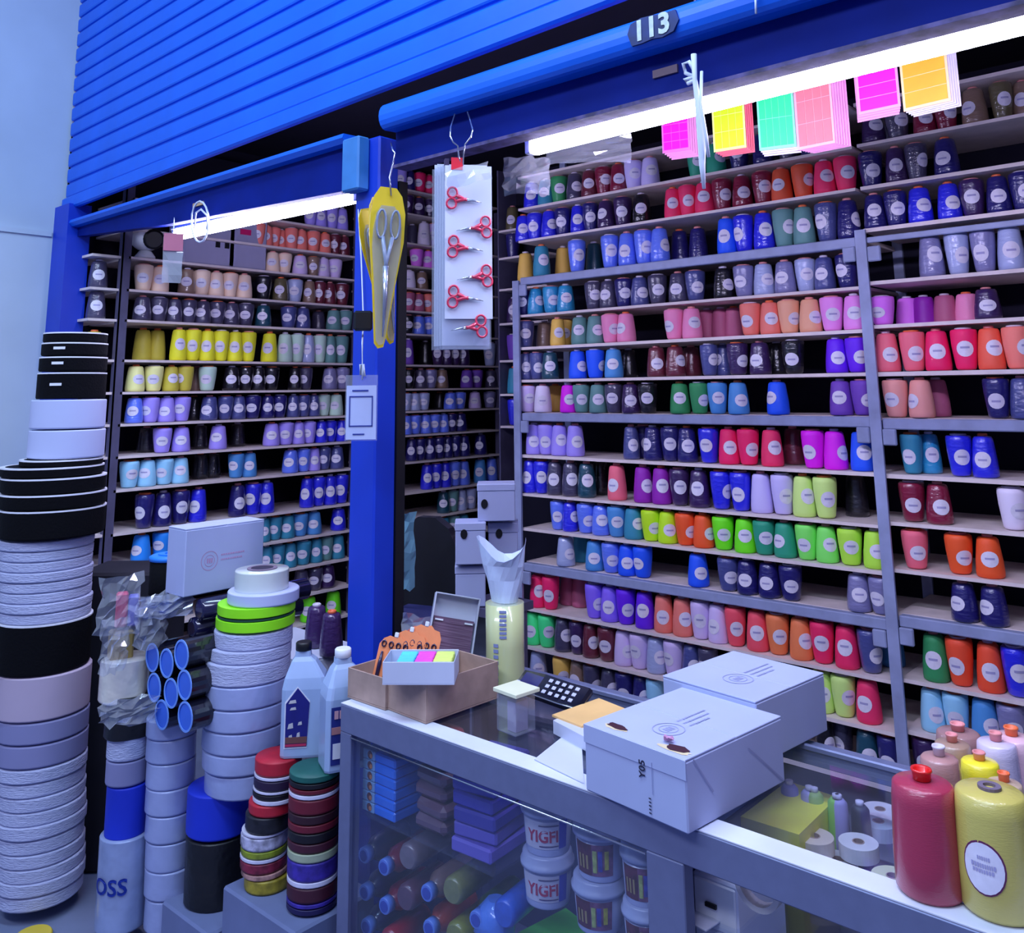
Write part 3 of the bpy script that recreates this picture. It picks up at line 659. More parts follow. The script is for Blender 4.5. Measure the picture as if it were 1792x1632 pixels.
ln = MB(); ln.box(-16 * s_, 12 * s_, 0.0006, 0.0024, -28 * s_, -25.5 * s_); ln.box(-14 * s_, 6 * s_, 0.0006, 0.0024, -102 * s_, -100 * s_)
obj('printed_line', ln, mat('sign_ink', (45, 60, 150), 0.5), sg)
obj('hang_loop', MB().tube([(-0.003, 0, 0.0), (-0.004, 0, 0.03), (0.004, 0, 0.03), (0.008, 0, -0.004)], 0.0035, 6), M_cord, sg)
# ------------------------------------------------------------------ things on top of the side rack
cb_ = onX(258, 430, X_S - 0.05)
cam_t = thing('security_camera', 'white round security camera with dark lens on the side rack', 'camera', (cb_.x - 0.02, cb_.y, 2.135 + 0.165), face_cam(cb_))
ns = sphere_uv(0.075, 18, 12)
obj('housing', MB().lathe(ns, 18, Matrix.Translation((0, 0, 0.10)) @ Matrix.Scale(0.8, 4, Vector((0, 0, 1)))), M_white2, cam_t)
obj('lens_ring', MB().lathe([(0.05, 0.045), (0.052, 0.07), (0.04, 0.078)], 18, Matrix.Translation((0.02, 0, 0.11)) @ Matrix.Rotation(PI / 2 + 0.25, 4, 'X') @ Matrix.Rotation(0.25, 4, 'Y')), M_black, cam_t, label='black lens window')
obj('foot', MB().lathe([(0.05, 0.0), (0.05, 0.012), (0.03, 0.04)], 16), M_white2, cam_t)
M_gbox = mat('grey_box', (170, 168, 200), 0.5, noise=0.05)
pb1 = onX(350, 455, X_S + 0.0); bx1 = thing('meter_box', 'pale grey electric box with two dark sockets on the side rack', 'box', (X_S - 0.12, onX(352, 455, X_S - 0.12).y, 2.297), PI / 2)
obj('case', MB().box(-0.15, 0.15, -0.09, 0.09, 0.0, 0.26, bev=0.008), M_gbox, bx1)
for x in (0.03, 0.085): obj('socket', MB().box(x, x + 0.025, -0.096, -0.088, 0.10, 0.13), M_black, bx1)
bx2 = thing('meter_box', 'pale grey electric box with a pink tag, right of the socketed box', 'box', (X_S - 0.12, onX(413, 455, X_S - 0.12).y, 2.297), PI / 2)
obj('case', MB().box(-0.1, 0.14, -0.09, 0.09, 0.0, 0.30, bev=0.008), M_gbox, bx2)
obj('tag_sticker', MB().box(-0.035, 0.03, -0.096, -0.088, 0.19, 0.22), mat('pink_tag', (225, 30, 110), 0.5), bx2, label='pink tag')
hb = atD(304, 415, 2.9); cord([atD(304, 400, 2.9), onY(305, 380, YF + 0.02)], 0.002, 'short cord from the lintel to the reddish packet')
hg = thing('hanging_packet', 'translucent reddish packet hanging at the left end of the left tube', 'packet', hb, face_cam(hb))
obj('sleeve', crumple(3, 6, 0.002, 5, 0.06, -0.15, 0.0), glass('grey_sleeve', (0.75, 0.72, 0.85), 0.4, 0.35), hg)
obj('header', MB().box(-0.03, 0.03, -0.004, -0.002, -0.045, 0.012), mat('red_header', (190, 110, 130), 0.5), hg, label='reddish header card')
# ------------------------------------------------------------------ glass counter
CZ = 0.80
cA = onZ(600, 1229, CZ); cB = onZ(1705, 1632, CZ); cC = onZ(1610, 1351, CZ)
YC0 = (cA.y + cB.y) / 2; CX0 = cA.x; CX1 = 0.9; YC1 = cC.y + 0.01
ct = thing('glass_counter', 'long aluminium framed glass display counter in front of the shop', 'counter', (CX0, YC0, 0))
Lc = CX1 - CX0; Dc = YC1 - YC0; TW = 0.062
obj('front_rail', MB().box(0, Lc, 0, TW, CZ - 0.068, CZ, bev=0.003), M_alu, ct)
obj('lit_top', MB().box(0.001, Lc - 0.001, 0.001, TW - 0.001, CZ, CZ + 0.002), mat('lit_rail_top', (226, 230, 246), 0.45), ct, label='top of the front rail, coloured lighter for the tube light on it')  # separate paler strip: lamp light on the rail top put into colour
obj('back_rail', MB().box(0, Lc, Dc - 0.05, Dc, CZ - 0.03, CZ + 0.004, bev=0.002), M_alu, ct)
obj('back_ridge', MB().box(0, Lc, Dc - 0.055, Dc - 0.045, CZ, CZ + 0.014, bev=0.003), M_alu, ct)
obj('side_rail', MB().box(0, 0.035, TW, Dc - 0.05, CZ - 0.068, CZ, bev=0.002), M_alu, ct)
obj('side_rail', MB().box(Lc - 0.035, Lc, TW, Dc - 0.05, CZ - 0.068, CZ, bev=0.002), M_alu, ct)
mx0 = onY(1130, 1500, YC0).x - CX0; mx1 = onY(1196, 1520, YC0).x - CX0
for (a, b) in ((0, 0.045), (mx0, mx1), (Lc - 0.045, Lc)):
    obj('front_post', MB().box(a, b, 0.001, 0.035, 0.08, CZ - 0.068, bev=0.002), M_alu, ct)
for a in (0, Lc - 0.04): obj('rear_post', MB().box(a, a + 0.04, Dc - 0.04, Dc, 0.08, CZ - 0.03), M_alu, ct)
obj('top_glass', MB().box(0.035, Lc - 0.035, TW - 0.004, Dc - 0.05, CZ - 0.008, CZ - 0.002), M_glass, ct)
obj('front_glass', MB().box(0.045, mx0, 0.012, 0.017, 0.12, CZ - 0.068), M_glass, ct)
obj('side_glass', MB().box(0.008, 0.013, 0.035, Dc - 0.04, 0.12, CZ - 0.068), M_glass, ct)
obj('rail_bead', MB().tube([(0.045, 0.0, CZ - 0.074), (mx0, 0.0, CZ - 0.074)], 0.002, 6), M_chrome, ct)
obj('plinth', MB().box(0, Lc, 0.0, Dc, 0.0, 0.12), M_alu, ct)
obj('rear_panel', MB().box(0.04, mx0 + 0.05, Dc - 0.012, Dc - 0.006, 0.12, CZ - 0.12), mat('inner_panel', (96, 100, 140), 0.7), ct, label='grey-blue panel at the back of the display')
obj('rear_panel', MB().box(mx0 + 0.05, Lc - 0.04, Dc - 0.012, Dc - 0.006, 0.12, CZ - 0.2), mat('inner_panel', (96, 100, 140), 0.7), ct)
obj('divider', MB().box(mx0 + 0.02, mx0 + 0.03, 0.03, Dc - 0.02, 0.12, CZ - 0.1), mat('inner_panel', (96, 100, 140), 0.7), ct)
SH1 = 0.53
obj('inner_shelf', MB().box(0.045, onY(868, 1500, YC0 + 0.06).x - CX0, 0.05, Dc - 0.02, SH1 - 0.006, SH1), M_glass, ct, label='glass shelf')
SH2 = 0.60
obj('inner_shelf', MB().box(mx0 + 0.03, Lc - 0.04, 0.05, Dc - 0.02, SH2 - 0.008, SH2), M_glass, ct, label='glass shelf')
obj('inner_shelf', MB().box(mx0 + 0.03, Lc - 0.04, 0.04, Dc - 0.02, 0.12, 0.135), M_board, ct)
# ------------------------------------------------------------------ big thread cones on the counter
def big_cone(px, py, hpx, wpx, col, tipm, label, lab=False, flat=False, gloss=0.7):
    b = onZ(px, py, CZ); d = (b - E0).dot(Vector((R[0][2], R[1][2], R[2][2]))); s = d / FX
    r = wpx * s / 2; h = hpx * s
    b.y = min(b.y, YC1 - 0.062 - r * 1.6)
    t = thing('large_thread_cone', label, 'thread', (b.x, b.y + r * 0.6, CZ + 0.0035), face_cam(b) , 'large thread cones standing on the counter')
    m = mat('big_thread_%d_%d_%d' % col, col, 0.4, coat=gloss, bump=0.12, bscale=120, stretch=(1, 1, 5))
    obj('thread_body', MB().lathe([(r * 0.93, 0), (r, 0.006), (r, h * 0.3), (r * 0.93, h * 0.8), (r * 0.88, h * 0.93), (r * 0.8, h * 0.95), (r * 0.3, h * 0.965)], 28), m, t)
    tm = tipm
    if flat: obj('core', MB().ring(r * 0.16, r * 0.3, h * 0.9, h * 0.992, 16), mat('grey_core', (120, 105, 125), 0.6), t)
    else: obj('core', MB().lathe([(r * 0.26, h * 0.97), (r * 0.28, h * 1.04), (r * 0.32, h * 1.05), (r * 0.3, h * 1.07), (r * 0.22, h * 1.06), (r * 0.2, h * 0.99)], 18, cap=True), tm, t)
    if lab:
        rr = r * 0.56; seg = 24; vs = [(0, 0, 0)]
        def PP(u, v, off): 
            z = h * 0.42 + v; q = r * (1 - 0.1 * max(0, (z / h - 0.3)) / 0.5) + off; a = (u / q); return (q * math.sin(a), -q * math.cos(a), z)
        def disc(R_, off):
            vs = [PP(0, 0, off)]; fs = []
            for k in (0.35, 0.7, 1.0): vs += [PP(R_ * k * math.cos(2 * PI * i / seg), R_ * k * 1.15 * math.sin(2 * PI * i / seg), off) for i in range(seg)]
            fs += [(0, 1 + i, 1 + (i + 1) % seg) for i in range(seg)]
            for k in range(2): fs += [(1 + k * seg + i, 1 + (k + 1) * seg + i, 1 + (k + 1) * seg + (i + 1) % seg, 1 + k * seg + (i + 1) % seg) for i in range(seg)]
            return MB().add(vs, fs, True)
        l = obj('label', disc(rr, 0.0012), mat('label_ring', (110, 40, 90), 0.5), t, None, -0.35, label='round label with a dark ring')
        obj('label_face', disc(rr * 0.93, 0.002), M_label, l)
        ink = MB()
        rnd = random.Random(4)
        for (v0, hw, hh) in ((0.012, 0.008, 0.005), (0.001, 0.018, 0.006), (-0.006, 0.016, 0.005)):
            x = -hw
            while x < hw:
                w_ = 0.0016 + rnd.random() * 0.002
                ink.add([PP(x, v0, 0.0028), PP(x + w_, v0, 0.0028), PP(x + w_, v0 + hh, 0.0028), PP(x, v0 + hh, 0.0028)], [(0, 1, 2, 3)]); x += w_ + 0.0012
        obj('print', ink, M_ink, l)
    return t
M_tr = mat('red_core_tip', (240, 35, 30), 0.3, coat=0.5)
big_cone(1619, 1575, 185, 117, (172, 48, 78), M_tr, 'glossy dark red thread cone at the front edge of the counter')
big_cone(1742, 1608, 200, 132, (205, 190, 95), M_tip, 'golden yellow thread cone with ringed label, nearest on the counter', lab=True, flat=True)
big_cone(1652, 1500, 160, 72, (185, 135, 130), M_tipw, 'rose beige thread cone directly behind the dark red one')
big_cone(1673, 1443, 130, 66, (172, 138, 118), M_tip, 'beige thread cone, second behind the dark red one')
big_cone(1690, 1405, 120, 80, (160, 120, 118), M_tip, 'brownish thread cone with pink tip, farthest on the left')
big_cone(1722, 1478, 132, 70, (250, 232, 50), M_tip, 'vivid yellow thread cone in the middle of the counter cones')
big_cone(1752, 1450, 138, 72, (215, 200, 225), M_tip, 'pale lilac thread cone behind the vivid yellow one')
big_cone(1790, 1425, 135, 76, (235, 190, 200), M_tipo, 'pale pink thread cone with orange tip near the right edge')
big_cone(1768, 1530, 145, 66, (205, 175, 150), M_tipo, 'tan thread cone with orange tip behind the golden yellow one')
# ------------------------------------------------------------------ pixel-to-height helper for upright things
FW = Vector((R[0][2], R[1][2], R[2][2])); RT = Vector((R[0][0], R[1][0], R[2][0])); DN = Vector((R[0][1], R[1][1], R[2][1]))
def zat(P_, y):
    a = Vector((P_.x, P_.y, -EYE)); k = (y - PY) / FX
    return (k * a.dot(FW) - a.dot(DN)) / (DN.z - k * FW.z)
def depth(P_): return (P_ - E0).dot(FW)
FH = Vector((FW.x, FW.y, 0)).normalized()
M_text_ink = mat('dark_marker_ink', (30, 30, 60), 0.6)
def carton(pFL, pFR, pBR, z0, z1, label, name='carton', cat='box', m=None, lid=True):
    """box standing on z0 with its front-left, front-right, back-right base corners"""
    u = Vector((pFR.x - pFL.x, pFR.y - pFL.y, 0)); W = u.length; v = Vector((pBR.x - pFR.x, pBR.y - pFR.y, 0)); D = v.length
    t = thing(name, label, cat, (pFL.x, pFL.y, z0), math.atan2(u.y, u.x)); H_ = z1 - z0
    obj('body', MB().box(0, W, 0, D, 0, H_ - 0.004, bev=0.003), m or M_carton, t)
    if lid:
        obj('top_flap', MB().box(0.001, W - 0.001, 0.0, D * 0.497, H_ - 0.004, H_, bev=0.001), m or M_carton, t)
        obj('top_flap', MB().box(0.001, W - 0.001, D * 0.503, D, H_ - 0.0045, H_ - 0.0005, bev=0.001), m or M_carton, t)
    return t, W, D, H_
M_print = mat('faint_grey_print', (160, 165, 205), 0.7)
M_printr = mat('faint_red_print', (205, 150, 190), 0.7)
def logo(parent, M_, r, ink=M_print, lines=3):
    mb = MB(); n = 28
    for (ra, rb) in ((r, r * 0.93), (r * 0.6, r * 0.55)):
        for i in range(n):
            a = 2 * PI * i / n; b = 2 * PI * (i + 1) / n
            mb.add([M_ @ Vector((q * math.cos(c), q * math.sin(c), 0.0008)) for q, c in ((ra, a), (ra, b), (rb, b), (rb, a))], [(0, 1, 2, 3)])
    for dx in (-0.25, 0.0, 0.25):
        mb.add([M_ @ Vector(((dx + x) * r, y * r, 0.0008)) for x, y in ((-0.08, -0.25), (0.08, -0.25), (0.12, 0.25), (-0.04, 0.25))], [(0, 1, 2, 3)])
    o = obj('printed_logo', mb, ink, parent, label='faint round printed logo')
    tx = MB(); rnd = random.Random(5)
    for k in range(lines):
        x = r * 1.35; y = r * (0.35 - 0.5 * k)
        while x < r * (4.2 - 0.5 * k):
            w_ = r * (0.08 + rnd.random() * 0.16)
            tx.add([M_ @ Vector((a, b, 0.0008)) for a, b in ((x, y), (x + w_, y), (x + w_, y + r * 0.16), (x, y + r * 0.16))], [(0, 1, 2, 3)]); x += w_ + r * 0.07
    obj('printed_text', tx, ink, parent, label='faint lines of small print')
# the two white cartons lying on the counter
a_, b_, c_ = onZ(1025, 1385, CZ), onZ(1205, 1465, CZ), onZ(1328, 1356, CZ)
zt = zat(b_, 1330)
wb, W, D, H_ = carton(a_, b_, c_, CZ + 0.0035, zt, 'torn white carton with two maroon holes, overhanging the front edge of the counter')
obj('flap_edge', MB().box(0.0, W + 0.001, -0.002, 0.0, H_ - 0.035, H_ - 0.001), M_carton, wb)
obj('seam', MB().add([(W + 0.0015, 0.02, H_ - 0.004), (W + 0.0015, 0.024, H_ - 0.004), (W + 0.0015, 0.082, H_ - 0.075), (W + 0.0015, 0.078, H_ - 0.077)], [(0, 1, 2, 3)]), M_print, wb)
obj('seam', MB().add([(W + 0.0015, D - 0.13, H_ - 0.03), (W + 0.0015, D - 0.126, H_ - 0.03), (W + 0.0015, D - 0.006, 0.006), (W + 0.0015, D - 0.01, 0.004)], [(0, 1, 2, 3)]), M_print, wb)
M_hole = mat('maroon_hole', (60, 15, 38), 0.8)
def blob(cx, cy, rx, ry, z, seed, n=14, h=0.0):
    rnd = random.Random(seed); vs = [(cx, cy, z)]
    vs += [(cx + rx * (0.75 + 0.5 * rnd.random()) * math.cos(2 * PI * i / n), cy + ry * (0.75 + 0.5 * rnd.random()) * math.sin(2 * PI * i / n), z + h * rnd.random()) for i in range(n)]
    return MB().add(vs, [(0, 1 + i, 1 + (i + 1) % n) for i in range(n)])
obj('torn_edge', blob(0.062, 0.030, 0.032, 0.013, H_ + 0.0006, 12), mat('torn_paper', (222, 205, 165), 0.8), wb, label='torn paper edge of the hole')
obj('torn_hole', blob(0.060, 0.034, 0.026, 0.011, H_ + 0.0012, 2), M_hole, wb, label='dark maroon torn hole')
obj('torn_edge', blob(W - 0.045, 0.026, 0.036, 0.013, H_ + 0.0006, 13), mat('torn_paper', (222, 205, 165), 0.8), wb, label='torn paper edge of the hole')
obj('torn_hole', blob(W - 0.043, 0.032, 0.028, 0.013, H_ + 0.0012, 3), M_hole, wb, label='dark maroon torn hole')
obj('torn_scrap', blob(W - 0.075, 0.045, 0.012, 0.01, H_ + 0.002, 6, h=0.012), M_printr, wb)
logo(wb, Matrix.Translation((W * 0.55, D * 0.30, H_)) @ Matrix.Rotation(PI / 2, 4, 'Z'), 0.034)
tm = text_mesh('Y05', 0.021, 0.0003, 0.0003)
obj('handwriting', tm, M_text_ink, wb, (W * 0.60, -0.0026, H_ * 0.66), (PI / 2, -PI / 2, 0), label='handwritten mark Y05, turned on its side')
ul = MB().box(W * 0.69, W * 0.694, -0.003, -0.0022, H_ * 0.36, H_ * 0.80)
obj('printed_line', ul, M_print, wb)
for k in range(5): obj('ink_dot', MB().box(W * 0.655, W * 0.675, -0.003, -0.0022, H_ * (0.08 + 0.05 * k), H_ * (0.095 + 0.05 * k)), M_text_ink, wb)
d_ = onZ(1437, 1288, CZ)
up = Vector((c_.x - b_.x, c_.y - b_.y, 0)).normalized(); ri = Vector((b_.x - a_.x, b_.y - a_.y, 0)).normalized()
bR = Vector((d_.x, d_.y, 0)); f_len = (bR - Vector((c_.x, c_.y, 0))).dot(up)
fFR = Vector((c_.x, c_.y, 0)) + up * 0.004; fFL = fFR - ri * W * 0.98; fBR = fFR + up * f_len
zt2 = zat(bR, 1174)
wb2, W2, D2, H2 = carton(fFL, fFR, fBR, CZ + 0.016, zt2, 'clean white carton lying behind the torn one on the counter')
logo(wb2, Matrix.Translation((W2 * 0.55, D2 * 0.36, H2)) @ Matrix.Rotation(PI / 2, 4, 'Z'), 0.036)
obj('seam', MB().add([(W2 + 0.0015, 0.04, 0.01), (W2 + 0.0015, 0.044, 0.01), (W2 + 0.0015, 0.062, H2 * 0.55), (W2 + 0.0015, 0.058, H2 * 0.55)], [(0, 1, 2, 3)]), M_print, wb2)
# ------------------------------------------------------------------ brown trays at the left end of the counter
def tray(pFL, pFR, pBR, z0, h, label, m, th=0.004, name='cardboard_tray', group=None):
    u = Vector((pFR.x - pFL.x, pFR.y - pFL.y, 0)); W = u.length; v = Vector((pBR.x - pFR.x, pBR.y - pFR.y, 0)); D = v.length
    t = thing(name, label, 'box', (pFL.x, pFL.y, z0), math.atan2(u.y, u.x), group)
    obj('bottom', MB().box(0, W, 0, D, 0, th), m, t)
    for q in ((0, W, 0, th), (0, W, D - th, D), (0, th, th, D - th), (W - th, W, th, D - th)): obj('side', MB().box(q[0], q[1], q[2], q[3], th, h, bev=0.001), m, t)
    return t, W, D
p1, p2, p3 = onZ(678, 1243, CZ), onZ(745, 1269, CZ), onZ(845, 1216, CZ)
hB = zat(p2, 1199) - CZ
tb, WB, DB = tray(p1, p2, p3, CZ + 0.0035, hB, 'brown cardboard tray on the counter holding a seam ripper box and red bits', M_card)
q1, q2 = onZ(608, 1222, CZ), onZ(674, 1245, CZ); q3 = q2 + (p3 - p2) * 0.78
tray(q1, q2, q3, CZ + 0.0035, zat(q2, 1190) - CZ, 'smaller brown cardboard tray at the left corner of the counter', M_card)
# white box of chalks resting across both trays
z_w = CZ + hB + 0.005
w1, w2, w3 = onZ(669, 1198, z_w), onZ(795, 1198, z_w), onZ(800, 1160, z_w)
u_ = Vector((w2.x - w1.x, w2.y - w1.y, 0)); n_d = Vector((-u_.y, u_.x, 0)).normalized() * 0.11
hW = zat(w1, 1158) - z_w
cbx, WW, DW = tray(w1, w2, w2 + n_d, z_w, hW, 'small open white box of coloured chalks resting on the brown trays', M_white, 0.002, 'chalk_box')
for k, (x0, x1, cn, col, yy) in enumerate(((0.18, 0.42, 'pale cyan', (90, 215, 250), 0.0), (0.43, 0.68, 'bright pink', (245, 80, 215), 0.0), (0.69, 0.95, 'yellow green', (225, 245, 120), 0.0))):
    M_w = Matrix.Translation((w1.x, w1.y, z_w)) @ Matrix.Rotation(math.atan2(u_.y, u_.x), 4, 'Z')
    for r_ in range(3):
        o = obj('tailor_chalk', MB().box(x0 * WW, x1 * WW, DW * (0.15 + 0.27 * r_), DW * (0.37 + 0.27 * r_), 0.0, hW * 0.92, bev=0.002), mat('chalk_' + cn.replace(' ', '_'), col, 0.7))
        o.matrix_world = M_w @ Matrix.Translation((0, 0, 0.0025))
        tag(o, '%s tailor chalk in the %s row of the white chalk box' % (cn, ('front', 'middle', 'back')[r_]), 'chalk', 'chalks in the white box')
# orange cards of seam rippers standing in the left tray
base_t = Vector(((q1.x + q2.x) / 2, (q1.y + q2.y) / 2, 0)) + (p3 - p2).normalized() * 0.085
M_org = mat('orange_card', (255, 150, 95), 0.5, noise=0.08, nscale=20)
M_pen = mat('dark_blue_handle', (28, 22, 70), 0.35, coat=0.5)
for k in range(3):
    t = thing('seam_ripper_card', 'orange card of dark seam rippers standing in the left tray, %s' % ('front one', 'middle one', 'back one')[k], 'card', (base_t.x - 0.02 + 0.03 * k, base_t.y + 0.012 + 0.026 * k, CZ + 0.008), (-0.28, 0.16, 0.55), 'orange cards in the left tray')
    out = [(-0.045, 0), (0.045, 0), (0.046, 0.10), (0.038, 0.113), (0.022, 0.115), (0.012, 0.122), (-0.005, 0.118), (-0.02, 0.12), (-0.036, 0.112), (-0.046, 0.098)]
    obj('card', MB().prism([(x, z * (1.12 + 0.12 * k)) for x, z in out], 0, 0.0015, 'y'), M_org, t)
    for j in range(4):
        x = -0.032 + 0.021 * j
        obj('handle', MB().tube([(x, -0.004, 0.005), (x, -0.004, 0.06), (x, -0.004, 0.092)], [0.0052, 0.006, 0.003], 8), M_pen, t)
        if k != 1 or j % 2: obj('loop', MB().tube([(x + 0.006 * math.cos(a), -0.003, 0.112 + 0.008 * math.sin(a)) for a in [i * PI / 4 for i in range(8)]], 0.0022, 5, closed=True), M_pen, t)
    obj('white_clip', MB().box(-0.008, 0.004, -0.002, 0.003, 0.132 + 0.014 * k, 0.146 + 0.014 * k, bev=0.002), M_white2, t)
# open box lid with dark lining leaning in the right tray
lb = onZ(752, 1196, CZ + 0.02)
ld = thing('open_box', 'open pale box with wine coloured lining leaning upright in the brown tray', 'box', (lb.x - 0.01, lb.y + 0.07, CZ + 0.012), (-0.30, 0.20, face_cam(lb) + 0.05))
wl, hl, dl = 0.135, 0.225, 0.032
M_pale = mat('pale_grey_card', (200, 205, 222), 0.55)
obj('back', MB().box(-wl / 2, wl / 2, dl - 0.003, dl, 0, hl), M_pale, ld)
for q in ((-wl / 2, -wl / 2 + 0.004, 0, hl), (wl / 2 - 0.004, wl / 2, 0, hl)): obj('side', MB().box(q[0], q[1], 0, dl - 0.003, q[2], q[3], bev=0.001), M_pale, ld)
for z in (0, hl - 0.004): obj('side', MB().box(-wl / 2 + 0.004, wl / 2 - 0.004, 0, dl - 0.003, z, z + 0.004, bev=0.001), M_pale, ld)
lm = mat('wine_lining', (105, 75, 100), 0.6, bump=0.5, bscale=8, stretch=(1, 1, 14))
obj('lining', MB().box(-wl / 2 + 0.008, wl / 2 - 0.008, 0.016, dl - 0.004, 0.004, hl * 0.72), lm, ld, label='wine coloured ribbed lining')
for x in (-1, 1): obj('tab', MB().box(x * 0.044 - 0.012, x * 0.044 + 0.012, 0.012, 0.016, hl * 0.67, hl * 0.69), M_white2, ld)
tag(obj('red_trimming', MB().tube([(p3.x - 0.09, p3.y - 0.09, CZ + 0.045), (p3.x - 0.07, p3.y - 0.06, CZ + 0.052), (p3.x - 0.05, p3.y - 0.055, CZ + 0.046)], 0.006, 7), mat('red_bits', (235, 40, 80), 0.4)), 'bright red trimming in the right corner of the brown tray', 'trimming')
bagsheet(738, 1078, 1150, 75, 2.62, 21, 'clear plastic bag over orange pieces behind the orange cards', amp=0.01)
obp = atD(732, 1130, 2.60)
tag(obj('orange_packet', MB().lathe([(0.02, 0), (0.036, 0.015), (0.04, 0.05), (0.03, 0.075), (0.012, 0.085)], 14, wob=0.05), mat('orange_pieces', (230, 95, 50), 0.35, coat=0.5, bump=0.5, bscale=40), None, (obp.x, obp.y, obp.z - 0.03)), 'bag of bright orange pieces between the orange cards and the lining box', 'packet')
# ------------------------------------------------------------------ pale yellow roll, paper on it
rb_ = onZ(884, 1212, CZ); dd = depth(rb_); rr_ = 35 * dd / FX; axis = rb_ + FH * rr_
zr = zat(Vector((rb_.x, rb_.y, 0)), 1062)
ry = thing('plastic_roll', 'tall pale yellow roll of plastic film standing on the counter', 'roll', (axis.x, axis.y, CZ + 0.001), face_cam(rb_))
M_py = mat('pale_yellow_film', (215, 220, 160), 0.25, coat=0.8, bump=0.15, bscale=10, stretch=(1, 1, 0.2), noise=0.08, nscale=14)
hr = zr - CZ
obj('film', MB().lathe([(rr_, 0), (rr_ * 1.0, 0.003), (rr_ * 0.99, hr * 0.5), (rr_, hr)], 24), M_py, ry)
st = MB()
for (a0, a1, z0, z1) in ((-0.28, 0.08, hr * 0.62, hr * 0.97), (-0.62, -0.35, hr * 0.12, hr * 0.58)):
    for k in range(7):
        za = z0 + (z1 - z0) * k / 7; zb = za + (z1 - z0) / 11
        st.add([((rr_ + 0.001) * math.sin(a), -(rr_ + 0.001) * math.cos(a), z) for a, z in ((a0, za), ((a0 + a1) / 2, za), (a1, za), (a1, zb), ((a0 + a1) / 2, zb), (a0, zb))], [(0, 1, 4, 5), (1, 2, 3, 4)])
obj('print', st, mat('grey_blue_print', (140, 150, 195), 0.6), ry)
pc = MB(); n = 20; vs = []; fs = []; rnd = random.Random(9)
for k, (r_, z_) in enumerate(((rr_ * 0.75, -0.03), (rr_ * 0.95, 0.03), (rr_ * 1.15, 0.07), (rr_ * 1.42, 0.115))):
    for i in range(n):
        a = 2 * PI * i / n; q = r_ * (1 + 0.13 * math.sin(3 * a + k) * (k > 0)); vs.append((q * math.cos(a), q * math.sin(a) * 0.8, z_ + (0.03 * math.sin(2 * a + 0.6) if k == 3 else 0)))
for k in range(3):
    for i in range(n): fs.append((k * n + i, k * n + (i + 1) % n, (k + 1) * n + (i + 1) % n, (k + 1) * n + i))
tag(obj('paper_wrap', pc.add(vs, fs), mat('tissue_paper', (205, 218, 245), 0.6, bump=0.3, bscale=20), None, (axis.x, axis.y, zr + 0.035), 0), 'white paper flaring out of the top of the yellow film roll', 'paper')
# ------------------------------------------------------------------ cordless handset
hp_ = onZ(966, 1212, CZ + 0.035)
ph = thing('cordless_phone', 'black cordless phone handset lying face up on the back rail of the counter', 'phone', (hp_.x, hp_.y, CZ + 0.035), (0.55, 0.04, 0.0))
L_ = 0.235; W_ = 0.064
o1 = [(-L_ / 2, 0), (-L_ / 2 + 0.006, 0.012), (-L_ * 0.15, 0.020), (L_ * 0.2, 0.018), (L_ / 2 - 0.006, 0.021), (L_ / 2, 0.014), (L_ / 2 - 0.004, 0.001), (L_ * 0.2, -0.004), (-L_ * 0.2, -0.002)]
obj('body', MB().prism([(x, z) for x, z in o1], -W_ / 2, W_ / 2, 'y'), mat('black_gloss_plastic', (14, 14, 34), 0.25, coat=0.6), ph)
obj('silver_edge', MB().tube([(x, -W_ / 2 - 0.001, z - 0.004) for x, z in o1[1:6]], 0.0022, 6), M_chrome, ph, label='silver edge line')
def top(x): return 0.0205
obj('screen', MB().box(-L_ * 0.40, -L_ * 0.14, -W_ * 0.33, W_ * 0.33, 0.0195, 0.0212), mat('phone_screen', (48, 44, 100), 0.15, coat=1), ph)
key = MB().box(-0.0062, 0.0062, -0.0052, 0.0052, 0, 0.0028, bev=0.0012).mesh('key'); key.materials.append(mat('pale_key', (205, 205, 228), 0.4))
for i in range(5):
    for j in range(3): obj('key', key, None, ph, (-L_ * 0.03 + 0.022 * i, -0.018 + 0.018 * j, 0.0195))
obj('key', key, None, ph, (-L_ * 0.445, -0.01, 0.0135), label='round pale button by the screen')
# ------------------------------------------------------------------ envelope, papers, clear container
def flat(name, pix, z0, z1, m, label, cat):
    pts = [onZ(x, y, z1) for x, y in pix]; o = pts[0]
    if z0 < CZ + 0.003 and z0 > CZ - 0.01: z0 += 0.0025; z1 += 0.0025
    ob = obj(name, MB().prism([(p.x - o.x, p.y - o.y) for p in pts], z0 - CZ, z1 - CZ, 'z'), m, None, (o.x, o.y, CZ)); return tag(ob, label, cat)
flat('paper_stack', [(968, 1262), (1038, 1230), (1098, 1252), (1040, 1300)], CZ + 0.001, CZ + 0.030, M_white, 'white paper stack beneath the orange envelope on the counter', 'paper')
flat('envelope', [(966, 1250), (1048, 1221), (1096, 1240), (1018, 1270)], CZ + 0.032, CZ + 0.037, mat('orange_envelope', (250, 200, 130), 0.6), 'light orange envelope lying left of the torn white carton', 'envelope')
flat('white_sheet', [(935, 1330), (985, 1290), (1018, 1300), (1022, 1372)], CZ + 0.0005, CZ + 0.002, M_white, 'white sheet drawn for the reflection on the glass before the torn carton', 'paper')  # flat white sheet stands in for the bright reflection on the glass
cc = onZ(930, 1300, CZ); cw_ = onZ(868, 1278, CZ)
cl = thing('clear_container', 'clear plastic container with pale yellow notes on top, behind the brown trays', 'container', (cw_.x, cw_.y, CZ + 0.001), -0.1)
hh = zat(cc, 1222) - CZ
obj('walls', MB().box(0, 0.07, 0.0, 0.07, 0, hh - 0.01, bev=0.004), M_clear, cl)
